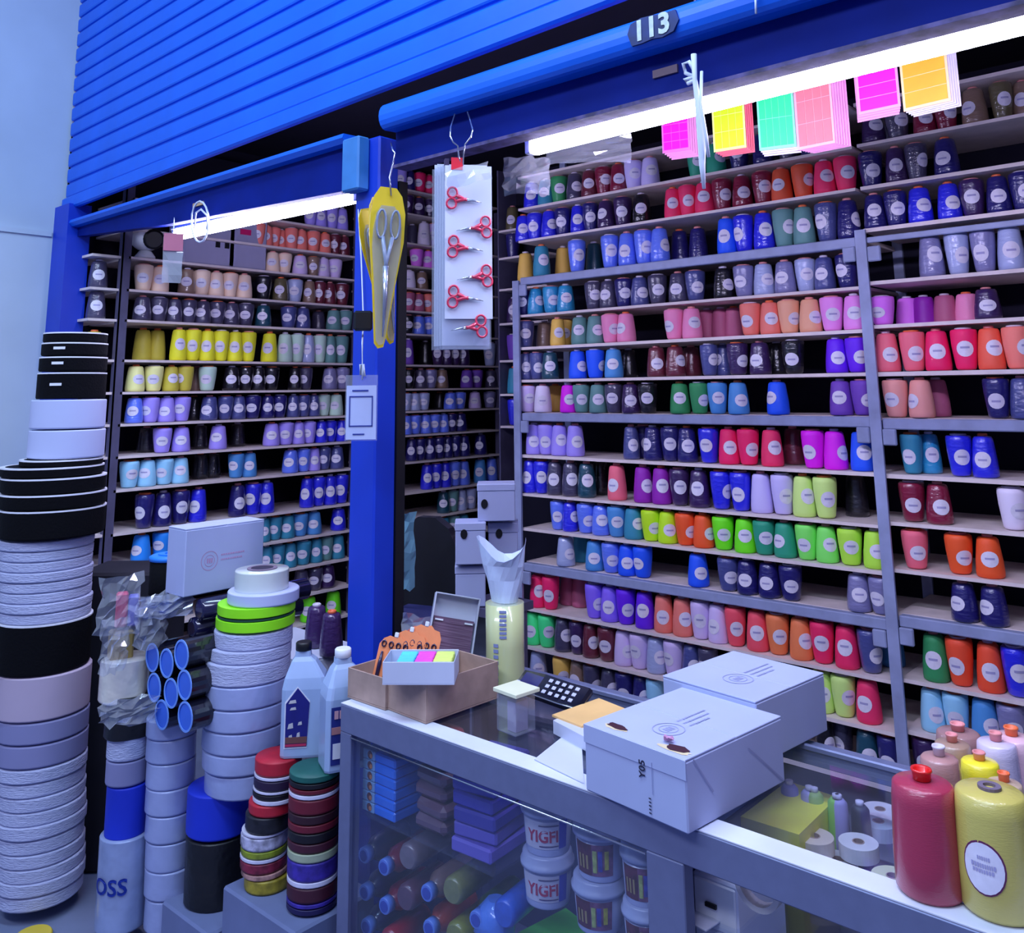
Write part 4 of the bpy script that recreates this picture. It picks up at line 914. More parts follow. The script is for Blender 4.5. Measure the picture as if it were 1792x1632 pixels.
obj('notes', MB().box(-0.006, 0.078, -0.004, 0.076, hh - 0.009, hh, bev=0.001), mat('pale_notes', (235, 235, 200), 0.6), cl, label='pale yellow notes')
obj('contents', MB().box(0.02, 0.05, 0.02, 0.06, 0.001, hh * 0.7), mat('beige_contents', (175, 165, 195), 0.5), cl)
# ------------------------------------------------------------------ goods inside the counter, left half
YI = YC0 + 0.06
def on_front(x, y, v=None): return onY(x, y, YI if v is None else v)
pL, pR = on_front(626, 1300), on_front(704, 1330)
zb0 = on_front(626, 1476).z; zs0 = SH1
nb = 5; hh_ = (pL.z - 0.03 - SH1) / nb
M_pk = mat('blue_packet', (28, 125, 240), 0.3, coat=0.6, bump=0.25, bscale=20); M_pkw = mat('pale_blue_packet_end', (150, 200, 235), 0.4)
for k in range(nb + 1):
    z = SH1 + 0.001 + hh_ * k
    t = thing('needle_packet', 'blue packet with round picture, %s from bottom of its stack in the counter' % ORD[k + 1], 'packet', (on_front(627, 1400).x + 0.016, YI, z), 0, 'blue packets stacked inside the counter')
    w_ = 0.13
    obj('wrapper', MB().box(0.048, w_, 0, 0.12, 0, hh_ * 0.94, bev=0.004), M_pk, t)
    obj('pale_end', MB().box(0.0, 0.0478, 0, 0.12, 0, hh_ * 0.94, bev=0.002), M_pkw, t, label='pale blue printed end')
    obj('picture', MB().lathe([(0.010, -0.001), (0.010, 0.0)], 12, Matrix.Translation((0.03, -0.0005, hh_ * 0.5)) @ Matrix.Rotation(PI / 2, 4, 'X')), mat('brown_picture', (120, 60, 60), 0.5), t, label='small brown and orange picture')
    obj('picture', MB().lathe([(0.0055, -0.001), (0.0055, 0.0)], 10, Matrix.Translation((0.035, -0.0018, hh_ * 0.45)) @ Matrix.Rotation(PI / 2, 4, 'X')), mat('orange_picture', (240, 150, 90), 0.5), t)
# brown wrapped bundles
bx = on_front(712, 1400).x
for k in range(5):
    o = obj('ribbon_bundle', MB().box(0, 0.11, 0, 0.13, 0.001, 0.036, bev=0.012), mat('brown_bundle', (112, 78, 92), 0.35, coat=0.8, bump=0.6, bscale=14), None, (bx + 0.005 * (k % 2), YI + 0.02, SH1 - 0.05 * 0 + 0.001 + 0.037 * k), (0, 0, 0.03 * (-1) ** k))
    tag(o, 'brown plastic wrapped bundle beside the blue packets, %s from bottom' % ORD[k + 1], 'bundle', 'brown bundles inside the counter')
tag(obj('red_ribbon_bag', MB().lathe([(0.03, 0), (0.055, 0.012), (0.05, 0.035), (0.02, 0.045)], 14, wob=0.06), mat('salmon_ribbon', (215, 80, 80), 0.4, coat=0.4, bump=0.6, bscale=18), None, (bx + 0.05, YI + 0.08, SH1 + 0.187)), 'salmon red ribbon lying on top of the brown bundles in the counter', 'ribbon')
# purple packs
px_ = on_front(783, 1400).x + 0.01
pcs = [((62, 45, 165), 'deep violet'), ((60, 48, 180), 'deep violet'), ((56, 44, 170), 'deep violet'), ((58, 48, 160), 'deep violet'), ((112, 96, 195), 'pale violet'), ((122, 104, 205), 'pale violet')]
for k in range(6):
    col, cn = pcs[5 - k]; z = SH1 - 0.0 + 0.001 + 0.034 * k
    o = obj('felt_pack', MB().box(0, 0.125, 0, 0.15, 0, 0.032, bev=0.005), mat('violet_pack_%d' % (5 - k), col, 0.4, coat=0.5, bump=0.3, bscale=12), None, (px_ + 0.004 * ((k * 7) % 3), YI + 0.0 + 0.005 * (k % 2), z), (0, 0, 0.12 + 0.05 * ((k * 5) % 3 - 1)))
    tag(o, '%s fabric pack in the counter stack, %s from bottom' % (cn, ORD[k + 1]), 'pack', 'violet packs stacked inside the counter')
# glue tubs
M_tub = mat('white_tub', (190, 196, 226), 0.3, coat=0.4)
def tub(px, ptop, pbot, wpx, Yv, label, kind):
    bpt = onY(px, pbot, Yv); d = depth(bpt); r = wpx * d / FX / 2; tp = onY(px, ptop, Yv); h = tp.z - bpt.z
    t = thing('slime_tub', label, 'tub', (bpt.x, Yv + r, bpt.z), 0.42, 'white lidded tubs inside the counter')
    obj('bucket', MB().lathe([(r * 0.78, 0), (r * 0.8, 0.003), (r * 0.9, h * 0.72)], 28), M_tub, t)
    obj('lid', MB().lathe([(r * 0.93, h * 0.72), (r * 1.0, h * 0.73), (r * 1.0, h * 0.80), (r * 0.93, h * 0.82), (r * 0.92, h * 0.95), (r * 0.86, h * 0.99), (r * 0.8, h)], 28), M_tub, t)
    def band(a0, a1, z0, z1, m, nm, lab=None, off=0.001):
        vs = []; fs = []; n = 10
        for i in range(n + 1):
            a = a0 + (a1 - a0) * i / n
            for z in (z0, z1):
                q = r * (0.8 + 0.1 * z / (h * 0.72)) + off; vs.append((q * math.sin(a), -q * math.cos(a), z))
        for i in range(n): fs.append((2 * i, 2 * i + 2, 2 * i + 3, 2 * i + 1))
        return obj(nm, MB().add(vs, fs, True), m, t, label=lab)
    if kind == 0:
        band(-0.9, 0.75, h * 0.15, h * 0.66, mat('tub_label_pale', (222, 216, 225), 0.5), 'paper_label')
        band(0.76, 1.15, h * 0.15, h * 0.66, mat('tub_label_blue', (70, 80, 200), 0.5), 'blue_label_end', 'blue end of the label')
        tm_ = text_mesh('YIGFI', r * 0.52, 0.0002, 0.0008)
        for v in tm_.vertices:
            a = v.co.x / (r * 0.88) + 0.05; q = r * 0.885 + v.co.z * 0.3; v.co = Vector((q * math.sin(a), -q * math.cos(a), h * 0.38 + v.co.y))
        obj('lettering', tm_, mat('tub_red_ink', (190, 50, 90), 0.5), t, label='red lettering YIGFI')
        for zz in (h * 0.2, h * 0.58): band(-0.1, 0.72, zz, zz + h * 0.02, mat('tub_dark_ink', (70, 50, 110), 0.5), 'label_line', None, 0.0025)
    else:
        band(-0.95, -0.15, h * 0.12, h * 0.66, mat('tub_label_maroon', (110, 45, 70), 0.5, noise=0.3, nscale=60), 'paper_label', 'maroon patterned side of the label')
        band(-0.15, 0.75, h * 0.12, h * 0.66, mat('tub_label_multi', (150, 90, 130), 0.5, noise=0.3, nscale=50), 'paper_label', 'pink and blue side of the label')
        for j, (a0, col) in enumerate(((-0.1, (205, 220, 120)), (0.12, (80, 80, 190)), (0.38, (225, 215, 80)))):
            band(a0, a0 + 0.17, h * (0.18 + 0.03 * j), h * 0.56, mat('tub_spot_%d' % j, col, 0.5, noise=0.25, nscale=80), 'label_spot', None, 0.0022)
        for j in range(3): band(-0.75 + 0.18 * j, -0.66 + 0.18 * j, h * 0.22, h * 0.46, mat('tub_olive', (175, 150, 95), 0.5), 'label_mark', None, 0.0022)
    return t
YT1, YT2, YT3 = YC0 + 0.045, YC0 + 0.045, YC0 + 0.045
tub(928, 1404, 1500, 98, YT1, 'white tub with red lettering, upper one beside the violet packs', 0)
tub(928, 1500, 1592, 98, YT1, 'white tub with red lettering, lower one above the green paper', 0)
tub(1022, 1442, 1545, 100, YT2, 'white tub with colourful label, top of the middle stack', 1)
tub(1020, 1545, 1638, 100, YT2, 'white tub with colourful label, lower one of the middle stack', 1)
tub(1105, 1482, 1590, 90, YT3, 'white tub with colourful label, top one next to the wide post', 1)
tub(1108, 1590, 1680, 90, YT3, 'white tub half cut by the picture bottom, next to the wide post', 1)
# bottles lying with their caps to the front
M_cap = mat('pale_blue_cap', (110, 150, 235), 0.35, coat=0.3); M_capin = mat('cap_recess', (55, 85, 190), 0.5)
bots = [(636, 1497, (20, 26, 80), 'dark blue'), (671, 1518, (150, 30, 50), 'dark red'), (637, 1562, (22, 28, 86), 'navy blue'), (672, 1586, (160, 28, 56), 'red'), (640, 1622, (18, 30, 90), 'dark navy'), (746, 1563, (150, 120, 110), 'beige'), (750, 1625, (190, 70, 50), 'orange brown'), (832, 1610, (60, 90, 60), 'green'), (712, 1500, (140, 120, 120), 'tan'), (708, 1572, (110, 70, 85), 'mauve brown'), (790, 1560, (150, 150, 80), 'olive yellow'), (678, 1650, (180, 30, 50), 'bright red'), (795, 1640, (150, 150, 40), 'yellow'), (880, 1600, (60, 110, 220), 'mid blue')]
for k, (px, py, col, cn) in enumerate(bots):
    p = onY(px, py, YC0 + 0.075); cap = k < 8
    t = thing('paint_bottle', '%s paint bottle lying in the counter%s' % (cn, ', pale blue cap to the front' if cap else ', bottom to the front'), 'bottle', (p.x, p.y, p.z), (-PI / 2 - 0.0, 0, 0.12), 'bottles lying in the lower counter')
    r = 0.031
    obj('bottle_body', MB().lathe([(0.012, 0.022), (0.018, 0.03), (r, 0.05), (r, 0.155), (r * 0.9, 0.163)] if cap else [(r * 0.8, 0.0), (r, 0.01), (r, 0.14)], 16), mat('bottle_' + cn.replace(' ', '_'), col, 0.3, coat=0.6, noise=0.15, nscale=30), t)
    if cap:
        obj('cap', MB().lathe([(0.0175, 0.0), (0.0195, 0.003), (0.0195, 0.022), (0.013, 0.023)], 16, cap=True), M_cap, t)
        obj('cap_recess', MB().lathe([(0.013, -0.0012), (0.013, 0.0)], 14), M_capin, t)
obj_g = flat('green_paper', [(905, 1632), (990, 1588), (1085, 1660), (960, 1720)], 0.30, 0.31, mat('green_paper', (95, 215, 90), 0.5), 'bright green paper lying under the white tubs in the counter', 'paper')
bb = onY(868, 1600, YC0 + 0.12)
tag(obj('crumpled_blue_bag', MB().lathe([(0.03, 0), (0.05, 0.02), (0.045, 0.06), (0.02, 0.085)], 14, wob=0.08, seed=3), mat('blue_white_bag', (90, 140, 230), 0.3, coat=0.8, bump=0.8, bscale=20), None, (bb.x, bb.y, bb.z - 0.05)), 'crumpled light blue bag left of the green paper in the counter', 'bag')
# ------------------------------------------------------------------ goods inside the counter, right half (seen through the top glass)
def under(px, py, z): return onZ(px, py, z)
yb = [onZ(x, y, 0.70) for x, y in ((1296, 1428), (1378, 1366), (1466, 1394), (1398, 1460))]
o = yb[0]; tag(obj('yellow_box', MB().prism([(p.x - o.x, p.y - o.y) for p in yb], 0, 0.70 - SH2 - 0.001, 'z'), mat('yellow_carton', (255, 246, 70), 0.5), None, (o.x, o.y, SH2 + 0.001)), 'bright yellow box under the glass, right of the torn white carton', 'box')
rolls = [(1425, 1462, 0.675, (235, 215, 195), 'beige', 'nearest the yellow box'), (1502, 1472, 0.675, (230, 225, 225), 'pale', 'in the middle of the group'), (1466, 1503, 0.64, (228, 228, 222), 'pale', 'closest to the front rail'), (1537, 1436, 0.675, (225, 225, 240), 'bluish white', 'behind the dark red cone'), (1540, 1415, 0.64, (215, 220, 238), 'bluish white', 'farthest back'), (1562, 1532, 0.66, (232, 228, 180), 'cream yellow', 'beside the dark red cone')]
for (px, py, z, col, cn, wh) in rolls:
    p = under(px, py, z); t = thing('ribbon_roll', '%s roll with centre hole under the glass, %s' % (cn, wh), 'roll', (p.x, p.y, z), 0, 'ribbon rolls under the glass')
    r = 0.040
    obj('winding', MB().ring(0.012, r, -0.028, 0.0, 28), mat('roll_' + cn.replace(' ', '_'), col, 0.5), t)
    obj('core', MB().ring(0.0105, 0.0125, -0.028, 0.001, 16), M_card, t)
for k, (px, py, col, cn) in enumerate(((1398, 1345, (150, 140, 215), 'lavender'), (1432, 1355, (190, 180, 225), 'pale lilac'), (1478, 1372, (175, 165, 215), 'lilac'), (1500, 1350, (150, 215, 90), 'lime green'), (1462, 1340, (175, 205, 110), 'yellow green'), (1535, 1365, (35, 45, 60), 'dark'))):
    p = under(px, py, 0.735)
    if p.y + 0.03 > YC1 - 0.02: p.y = YC1 - 0.055
    t = thing('small_thread_spool', '%s spool standing under the glass at the back of the counter' % cn, 'thread', (p.x, p.y, SH2 + 0.001), 0, 'spools under the glass')
    obj('thread_body', MB().lathe([(0.022, 0.002), (0.024, 0.008), (0.019, 0.11), (0.012, 0.118)], 16), mat('spool_' + cn.replace(' ', '_'), col, 0.5), t)
    obj('core', MB().lathe([(0.008, 0.116), (0.009, 0.126), (0.006, 0.127)], 10), M_tipw, t)
tag(obj('white_sheet', MB().prism([(0, 0), (0.16, -0.01), (0.17, 0.08), (0.02, 0.09)], 0, 0.002, 'z'), M_white, None, (under(1262, 1462, SH2).x, YC0 + 0.065, SH2 + 0.001)), 'white paper under the glass along the front rail', 'paper')
# drawer chest, tape ring, dark bag in the open lower right part
d0_ = onY(1210, 1525, YC0 + 0.10); d1_ = onY(1288, 1560, YC0 + 0.10); d0_.x = max(d0_.x, CX0 + mx0 + 0.034)
dr = thing('drawer_chest', 'small white drawer chest inside the counter right of the wide post', 'drawers', (d0_.x, YC0 + 0.10, 0.137), 0)
wd = d1_.x - d0_.x; hd = d0_.z - 0.136
obj('case', MB().box(0, wd, 0.004, 0.2, 0, hd, bev=0.003), M_white, dr)
nd = 5; hs = 0.085
for k in range(nd):
    z1 = hd - 0.006 - hs * k
    if z1 - hs < 0: break
    f = obj('drawer', MB().box(0.004, wd - 0.004, 0, 0.006, z1 - hs + 0.004, z1, bev=0.002), M_white2, dr)
    obj('handle', MB().box(0.03, 0.055, -0.006, 0.0, z1 - hs * 0.42 - 0.008, z1 - hs * 0.42, bev=0.001), M_black, f)
tp = onY(1325, 1560, YC0 + 0.05)
tag(obj('tape_ring', MB().ring(0.036, 0.046, -0.012, 0.012, 28, Matrix.Rotation(PI / 2, 4, 'X')), glass('tape_clear', (0.85, 0.8, 0.72), 0.5, 0.35), None, (tp.x, YC0 + 0.06, tp.z + 0.012)), 'clear tape ring hanging under the front rail', 'tape')
obj_b = MB().lathe([(0.10, 0), (0.14, 0.04), (0.13, 0.2), (0.09, 0.3), (0.03, 0.33)], 18, wob=0.05, seed=4)
bp_ = onY(1420, 1640, YC0 + 0.2)
tag(obj('dark_bag', obj_b, mat('dark_cloth', (22, 22, 44), 0.8), None, (bp_.x, YC0 + 0.24, 0.137)), 'dark bag stored under the counter right of the drawer chest', 'bag')
# ------------------------------------------------------------------ towers of rolls on the floor, left
def seg_at(xc, yt, yb, d0):
    z = 0.5
    for _ in range(6):
        d = d0 + 0.1776 * z; P_ = atD(xc, (yt + yb) / 2, d); z = P_.z
    return P_, d
RM = {}
def roll(name, xc, yt, yb, wpx, d0, m, label, group, rim=None, wob=0.0, seed=0, zmin=None, r_=None, puffy=0.12, cat='roll', flatz=None):
    P_, d = seg_at(xc, yt, yb, d0)
    r = r_ or wpx * d / FX / 2
    fr = P_ - FH * r
    z0 = zat(fr, yb); z1 = zat(fr, yt)
    if zmin is not None: z0 = max(z0, zmin)
    h = z1 - z0; e = min(puffy * h, 0.0045)
    t = obj(name, MB().lathe([(r * 0.35, 0), (r * 0.975, 0), (r, e), (r, e + 0.0008), (r, h - e - 0.0008), (r, h - e), (r * 0.975, h - 0.0012), (r * 0.35, h - 0.0015)], 30, wob=wob, seed=seed), m, None, (P_.x, P_.y, z0))
    tag(t, label, cat, group)
    if rim: obj('rim', MB().ring(r * 0.9, r * 1.005, h - 0.0055, h - 0.0008, 30), rim, t, label='white rim edge')
    return z0, z1, P_, r
M_beige = mat('beige_elastic', (190, 172, 190), 0.7, noise=0.05, nscale=5)
M_grelas = mat('grey_elastic', (138, 138, 178), 0.7, noise=0.06, nscale=5)
M_wroll = mat('white_satin_roll', (190, 197, 230), 0.5, noise=0.03, nscale=4)
D1 = 2.86
t1 = [(580, 597, 82, 184, 'b'), (598, 621, 79, 184, 'b'), (623, 649, 75, 183, 'b'), (651, 698, 71, 181, 'b'), (699, 751, 60, 180, 'w'), (753, 804, 56, 178, 'w'), (806, 818, 42, 174, 'b'), (820, 837, 10, 174, 'b'), (839, 866, 11, 178, 'b'), (868, 894, 8, 178, 'b'), (896, 947, 7, 176, 'b')]
y = 949.0
for k in range(8): t1.append((y, y + 18, 5 - k * 0.3 + (k * 5) % 3, 157 - k * 0.6 - (k * 7) % 3, 'e')); y += 18.3
t1 += [(1096, 1186, 0, 151, 'b'), (1188, 1266, -2, 150, 'g'), (1268, 1306, -2, 147, 'l'), (1308, 1348, -3, 145, 'l')]
y = 1350.0
for k in range(10): t1.append((y, y + 24.5, -4 + (k * 5) % 4, 144 - k * 0.5 - (k * 7) % 4, 'e')); y += 25
nm = {'b': 'black', 'w': 'smooth white', 'e': 'white', 'g': 'beige', 'l': 'lavender grey'}
cur = None; cnt_ = 0
for i, (yt, yb_, xa, xb, c) in enumerate(t1):
    m = {'b': M_blackelastic, 'w': M_wroll, 'e': M_welastic, 'g': M_beige, 'l': M_grelas}[c]
    thick = ' thin' if yb_ - yt < 20 else (' tall' if yb_ - yt > 60 else '')
    zz = roll('elastic_roll', (xa + xb) / 2, yt, yb_, xb - xa, D1, m, '%s%s elastic roll, %s from top of the tower against the left wall' % (nm[c], thick, ORD[i + 1] if i < len(ORD) else 'low'), 'elastic rolls of the left tower', rim=M_rim if c == 'b' else None, wob=0.006 if c in 'e' else 0.0, seed=i, zmin=0.001 if i == len(t1) - 1 else None, puffy=0.3 if c == 'e' else 0.1)
    if 597 < yb_ <= 698:
        P_, r = zz[2], zz[3]; a = -0.45
        st = MB().box(-0.022, 0.018, -0.001, 0.0006, -0.005, 0.004)
        s = obj('size_sticker', st, M_rim, bpy.context.scene.collection.objects[-1] if False else None)
        par = [o for o in C.objects if o.name.startswith('elastic_roll')][-1]
        s.parent = par; ang = face_cam(P_) + a; s.location = (math.sin(ang) * (r + 0.001), -math.cos(ang) * (r + 0.001), (zz[1] - zz[0]) * 0.55); s.rotation_euler = (0, 0, ang); s['label'] = 'small white sticker'
fl_y = onZ(110, 1612, 0)
tag(obj('yellow_tub_lid', MB().lathe([(0.05, 0), (0.055, 0.01), (0.05, 0.016)], 20), mat('yellow_plastic', (215, 190, 60), 0.5), None, (fl_y.x + 0.03, fl_y.y - 0.10, 0.001)), 'yellow disc on the floor at the foot of the left tower', 'lid')
gd_ = atD(168, 1600, 3.02)
tag(obj('dark_filler', MB().box(-0.16, 0.16, 0, 0.25, 0, 0.98, bev=0.01), mat('dark_plum_filler', (24, 18, 34), 0.8, noise=0.2, nscale=9), None, (gd_.x, gd_.y, 0.001), 0.7), 'tall dark block added to keep the gap behind the left tower dark', 'carton')  # block added so the gap behind the tower stays dark
# second column: wrapped pack with letters, blue roll, white rolls, bagged trimmings
D2 = 2.68; G2 = 'column of rolls beside the left tower'
M_pkt = mat('wrapped_pale_pack', (155, 170, 210), 0.35, coat=0.6, bump=0.6, bscale=10, noise=0.15, nscale=12)
M_bluer = mat('blue_webbing', (20, 50, 200), 0.6)
z0_, z1_, P2, r2 = roll('wrapped_roll', 214, 1474, 1640, 84, D2, M_pkt, 'pale plastic wrapped roll with blue letters OSS standing on the floor', G2, zmin=0.001, wob=0.01)
tm_ = text_mesh('OSS', 0.062, 0.0003, 0.0012)
for v in tm_.vertices:
    a = v.co.x / r2; q = r2 * 1.02 + 0.0015; v.co = Vector((q * math.sin(a), -q * math.cos(a), v.co.y))
par = [o for o in C.objects if o.name.startswith('wrapped_roll')][-1]
obj('lettering', tm_, mat('blue_letters', (40, 70, 190), 0.5), par, (0, 0, zat(P2 - FH * r2, 1555) - z0_), (0, 0, face_cam(P2) - 0.55), label='blue letters OSS')
roll('webbing_roll', 221, 1381, 1472, 69, D2, M_bluer, 'solid blue webbing roll on the wrapped OSS roll', G2)
roll('tape_roll', 222, 1336, 1379, 70, D2, M_grelas, 'pale roll directly on the solid blue one', G2)
roll('tape_roll', 224, 1292, 1334, 70, D2, M_welastic, 'pale roll under the black bagged pack', G2)
roll('bagged_pack', 226, 1222, 1298, 78, D2, mat('black_glossy_bag', (6, 6, 12), 0.5, coat=0.12, bump=1.0, bscale=14), 'black glossy bagged pack above the pale rolls', G2, wob=0.04, seed=2, cat='pack')
roll('bagged_pack', 219, 1160, 1236, 80, D2, mat('cream_bag', (222, 215, 200), 0.35, coat=0.8, bump=0.9, bscale=12), 'cream bagged trimmings on the black bagged pack', G2, wob=0.05, seed=4, cat='pack')
bp2 = seg_at(211, 1100, 1168, D2)[0]; zb_ = zat(bp2, 1166)
o = obj('mustard_pack', MB().box(-0.034, 0.034, -0.03, 0.03, 0, zat(bp2, 1101) - zb_, bev=0.006), mat('mustard_plastic', (165, 140, 75), 0.45, bump=0.2, bscale=30), None, (bp2.x, bp2.y, zb_), face_cam(bp2) + 0.2); tag(o, 'mustard coloured pack on the cream bagged trimmings', 'pack')
bp3 = seg_at(214, 1032, 1098, D2)[0]; zb_ = zat(bp3, 1096)
o = obj('pink_red_pack', MB().box(-0.02, 0.016, -0.02, 0.02, 0, zat(bp3, 1036) - zb_, bev=0.005), mat('pink_red_plastic', (215, 60, 95), 0.4), None, (bp3.x, bp3.y, zb_), face_cam(bp3)); tag(o, 'pinkish red pack standing at the top of the second column', 'pack')
o = obj('violet_pack', MB().box(0.017, 0.05, -0.02, 0.02, 0, zat(bp3, 1042) - zb_, bev=0.005), mat('violet_plastic', (95, 90, 190), 0.4), None, (bp3.x, bp3.y, zb_), face_cam(bp3)); tag(o, 'violet blue pack right of the pinkish red pack', 'pack')
for k, (px, ya, yb_, w_, d_, lab) in enumerate(((205, 1010, 1110, 70, 2.78, 'clear crumpled bag round the pinkish red pack'), (262, 1042, 1130, 55, 2.76, 'clear crumpled bag between second column and blue tubes'), (196, 1085, 1175, 45, 2.72, 'clear crumpled plastic left of the mustard pack'), (225, 1222, 1262, 90, 2.66, 'shiny plastic neck of the black bagged pack'), (290, 1040, 1078, 90, 2.80, 'blue crumpled film at the ends of the upper dark rolls'))):
    bagsheet(px, ya, yb_, w_, d_, 40 + k, lab, amp=0.013, curl=0.035, m=None if k != 4 else glass('blue_film', (0.55, 0.65, 1.0), 0.5, 0.3))
# third column: white tape rolls
M_tape = mat('white_tape_pack', (160, 170, 212), 0.45, coat=0.5, bump=0.5, bscale=12, noise=0.08, nscale=10)
ys = [1264, 1298, 1340, 1386, 1432, 1480, 1530, 1580, 1640]
for k in range(8):
    roll('tape_roll', 300 - k * 0.6, ys[k], ys[k + 1] - 1, 84 - (k % 3), 2.66, M_tape, 'white plastic wrapped tape roll, %s from top under the blue tubes' % ORD[k + 1], 'white tape rolls under the blue tubes', wob=0.008, seed=k, zmin=0.001 if k == 7 else None, puffy=0.25)
# blue-ended tubes on top of it
M_tbo = mat('black_film', (12, 12, 30), 0.25, coat=0.9); M_tbi = mat('blue_tube_inside', (60, 110, 225), 0.45)
tubes = [(267, 1150), (292, 1160), (318, 1145), (270, 1198), (296, 1187), (320, 1187), (284, 1222), (318, 1226)]
ends = []
for k, (px, py) in enumerate(tubes):
    p = atD(px, py, 2.77); r = 0.042
    # settle on a plane y
    p = onY(px, py, seg_at(300, 1230, 1240, 2.66)[0].y - 0.07)
    for q_ in ends:
        dv = Vector((p.x - q_.x, 0, p.z - q_.z))
        if dv.length < 2 * r + 0.001: dv = dv.normalized() * (2 * r + 0.001); p.x = q_.x + dv.x; p.z = q_.z + dv.z
    ends.append(p)
    t = thing('blue_tube', 'blue lined tube with open end to the left, %s of eight in the bundle' % ORD[k + 1], 'tube', (p.x, p.y, p.z), (-PI / 2, 0, 0), 'blue lined tubes in the bundle')
    obj('outside', MB().ring(r * 0.93, r, 0, 0.125, 22), M_tbo, t); obj('lining', MB().lathe([(r * 0.92, 0.001), (r * 0.6, 0.09), (r * 0.3, 0.095)], 22, cap=True), M_tbi, t, label='blue lining')
    obj('rim', MB().ring(r * 0.86, r * 1.0, -0.002, 0.0, 22), mat('pale_blue_rim', (120, 165, 245), 0.4), t)
yb2 = seg_at(300, 1230, 1240, 2.66)[0].y
for k, (px, py) in enumerate(((335, 1100), (348, 1068))):
    p = onY(px, py, yb2 + 0.03)
    tag(obj('dark_film_roll', MB().lathe([(0.02, 0), (0.033, 0.004), (0.034, 0.40), (0.02, 0.405)], 18), mat('dark_violet_film', (26, 24, 66), 0.2, coat=1.0), None, p, (-PI / 2, 0, 0)), 'dark film roll lying under the white logo box, %s' % ('lower' if k == 0 else 'upper'), 'roll', 'dark film rolls')
# black roll with sky blue top and the white logo box
lbp = onX(320, 1046, onY(335, 1068, yb2 + 0.03).x + 0.06); zl = lbp.z
kk = seg_at(272, 975, 1040, 2.72)[0]
bt = thing('black_canister', 'black round box with bright blue lid left of the white logo box', 'box', (kk.x, kk.y + 0.05, zat(kk, 1042)), 0)
hz = zat(kk, 982) - zat(kk, 1042)
obj('wall', MB().lathe([(0.062, 0), (0.064, 0.004), (0.064, hz)], 26), M_blackelastic, bt); obj('lid', MB().lathe([(0.067, hz), (0.068, hz + 0.012), (0.06, hz + 0.016)], 26), mat('sky_blue_lid', (40, 140, 245), 0.45), bt, label='bright sky blue lid')
obj('inner_lid_ring', MB().ring(0.02, 0.04, hz + 0.016, hz + 0.02, 24), mat('sky_blue_lid', (40, 140, 245), 0.45), bt)
pA = atD(320, 1046, 2.78); XL2 = pA.x; pBk = onX(459, 1022, XL2); zt_ = zat(pA, 926)
lw = 0.115
lg, Wl, Dl, Hl = carton(Vector((XL2 - lw, pA.y, 0)), Vector((XL2, pA.y, 0)), Vector((XL2, pBk.y, 0)), pA.z, zt_, 'white carton with a round reddish logo standing on the dark film rolls')
Ml = Matrix.Translation((Wl, Dl * 0.30, Hl * 0.48)) @ Matrix.Rotation(PI / 2, 4, 'Z') @ Matrix.Rotation(PI / 2, 4, 'X')
logo(lg, Ml, 0.030, mat('faint_red_logo', (196, 150, 190), 0.7), 2)
# fourth column
D4 = 2.60; G4 = 'white column with neon green rolls'
z0_, z1_, P4, r4 = roll('black_bagged_roll', 381, 1478, 1598, 100, D4 - 0.0, mat('black_glossy_bag', (6, 6, 12), 0.5), 'black bagged roll at the base of the white column', G4, wob=0.02, cat='roll', r_=0.095)
base4 = z0_
roll('blue_roll', 384, 1395, 1474, 100, D4, M_bluer, 'solid blue roll under the white column', G4, r_=0.095)
ys4 = [1112, 1142, 1166, 1205, 1246, 1286, 1326, 1362, 1404]
xs4 = [(377, 510), (368, 508), (360, 506), (357, 504), (356, 502), (356, 500), (356, 498), (360, 496)]
for k in range(8):
    roll('tape_roll', sum(xs4[k]) / 2, ys4[k], ys4[k + 1] - 1, xs4[k][1] - xs4[k][0], D4, M_welastic if k < 3 else M_tape, 'white roll of the tall column, %s below the neon green ones' % ORD[k + 1], G4, wob=0.006, seed=k + 20, puffy=0.2)
M_neon = mat('neon_green_tape', (150, 245, 20), 0.5)
roll('neon_roll', 447, 1090, 1109, 134, D4, M_neon, 'lower neon green roll of the white column', G4, puffy=0.05)
zl0, zl1, Pn, rn = roll('dark_gap_ring', 448, 1085, 1089, 130, D4, mat('dark_green_gap', (20, 70, 50), 0.6), 'thin dark green ring drawn for the gap between the neon green rolls', G4, puffy=0.02)  # thin dark ring marks the gap between the two neon rolls
roll('neon_roll', 449, 1066, 1084, 132, D4, M_neon, 'upper neon green roll of the white column', G4, puffy=0.05)
roll('tape_roll', 461, 1042, 1065, 122, D4, M_wroll, 'broad smooth white roll on the neon green ones', G4)
zt0, zt1, Pt, rt = roll('packing_tape', 458, 1003, 1041, 92, D4, mat('pale_cream_tape', (215, 222, 215), 0.3, coat=0.8), 'cream packing tape roll on top of the white column', G4)
par = [o for o in C.objects if o.name.startswith('packing_tape')][-1]
obj('core', MB().ring(rt * 0.42, rt * 0.56, zt1 - zt0 - 0.001, zt1 - zt0 + 0.002, 26), mat('grey_core', (120, 105, 125), 0.6), par)
obj('core_hole', MB().lathe([(rt * 0.42, zt1 - zt0 - 0.001), (rt * 0.42, zt1 - zt0 + 0.0006)], 24), mat('hole_dark', (40, 34, 60), 0.9), par, label='dark core hole')
tag(obj('low_crate', MB().box(-0.10, 0.16, -0.12, 0.13, 0, base4 - 0.002, bev=0.006), mat('dull_crate', (118, 128, 168), 0.7, noise=0.1, nscale=6), None, (P4.x, P4.y, 0.0), 0), 'pale crate on the floor carrying the white column', 'crate')
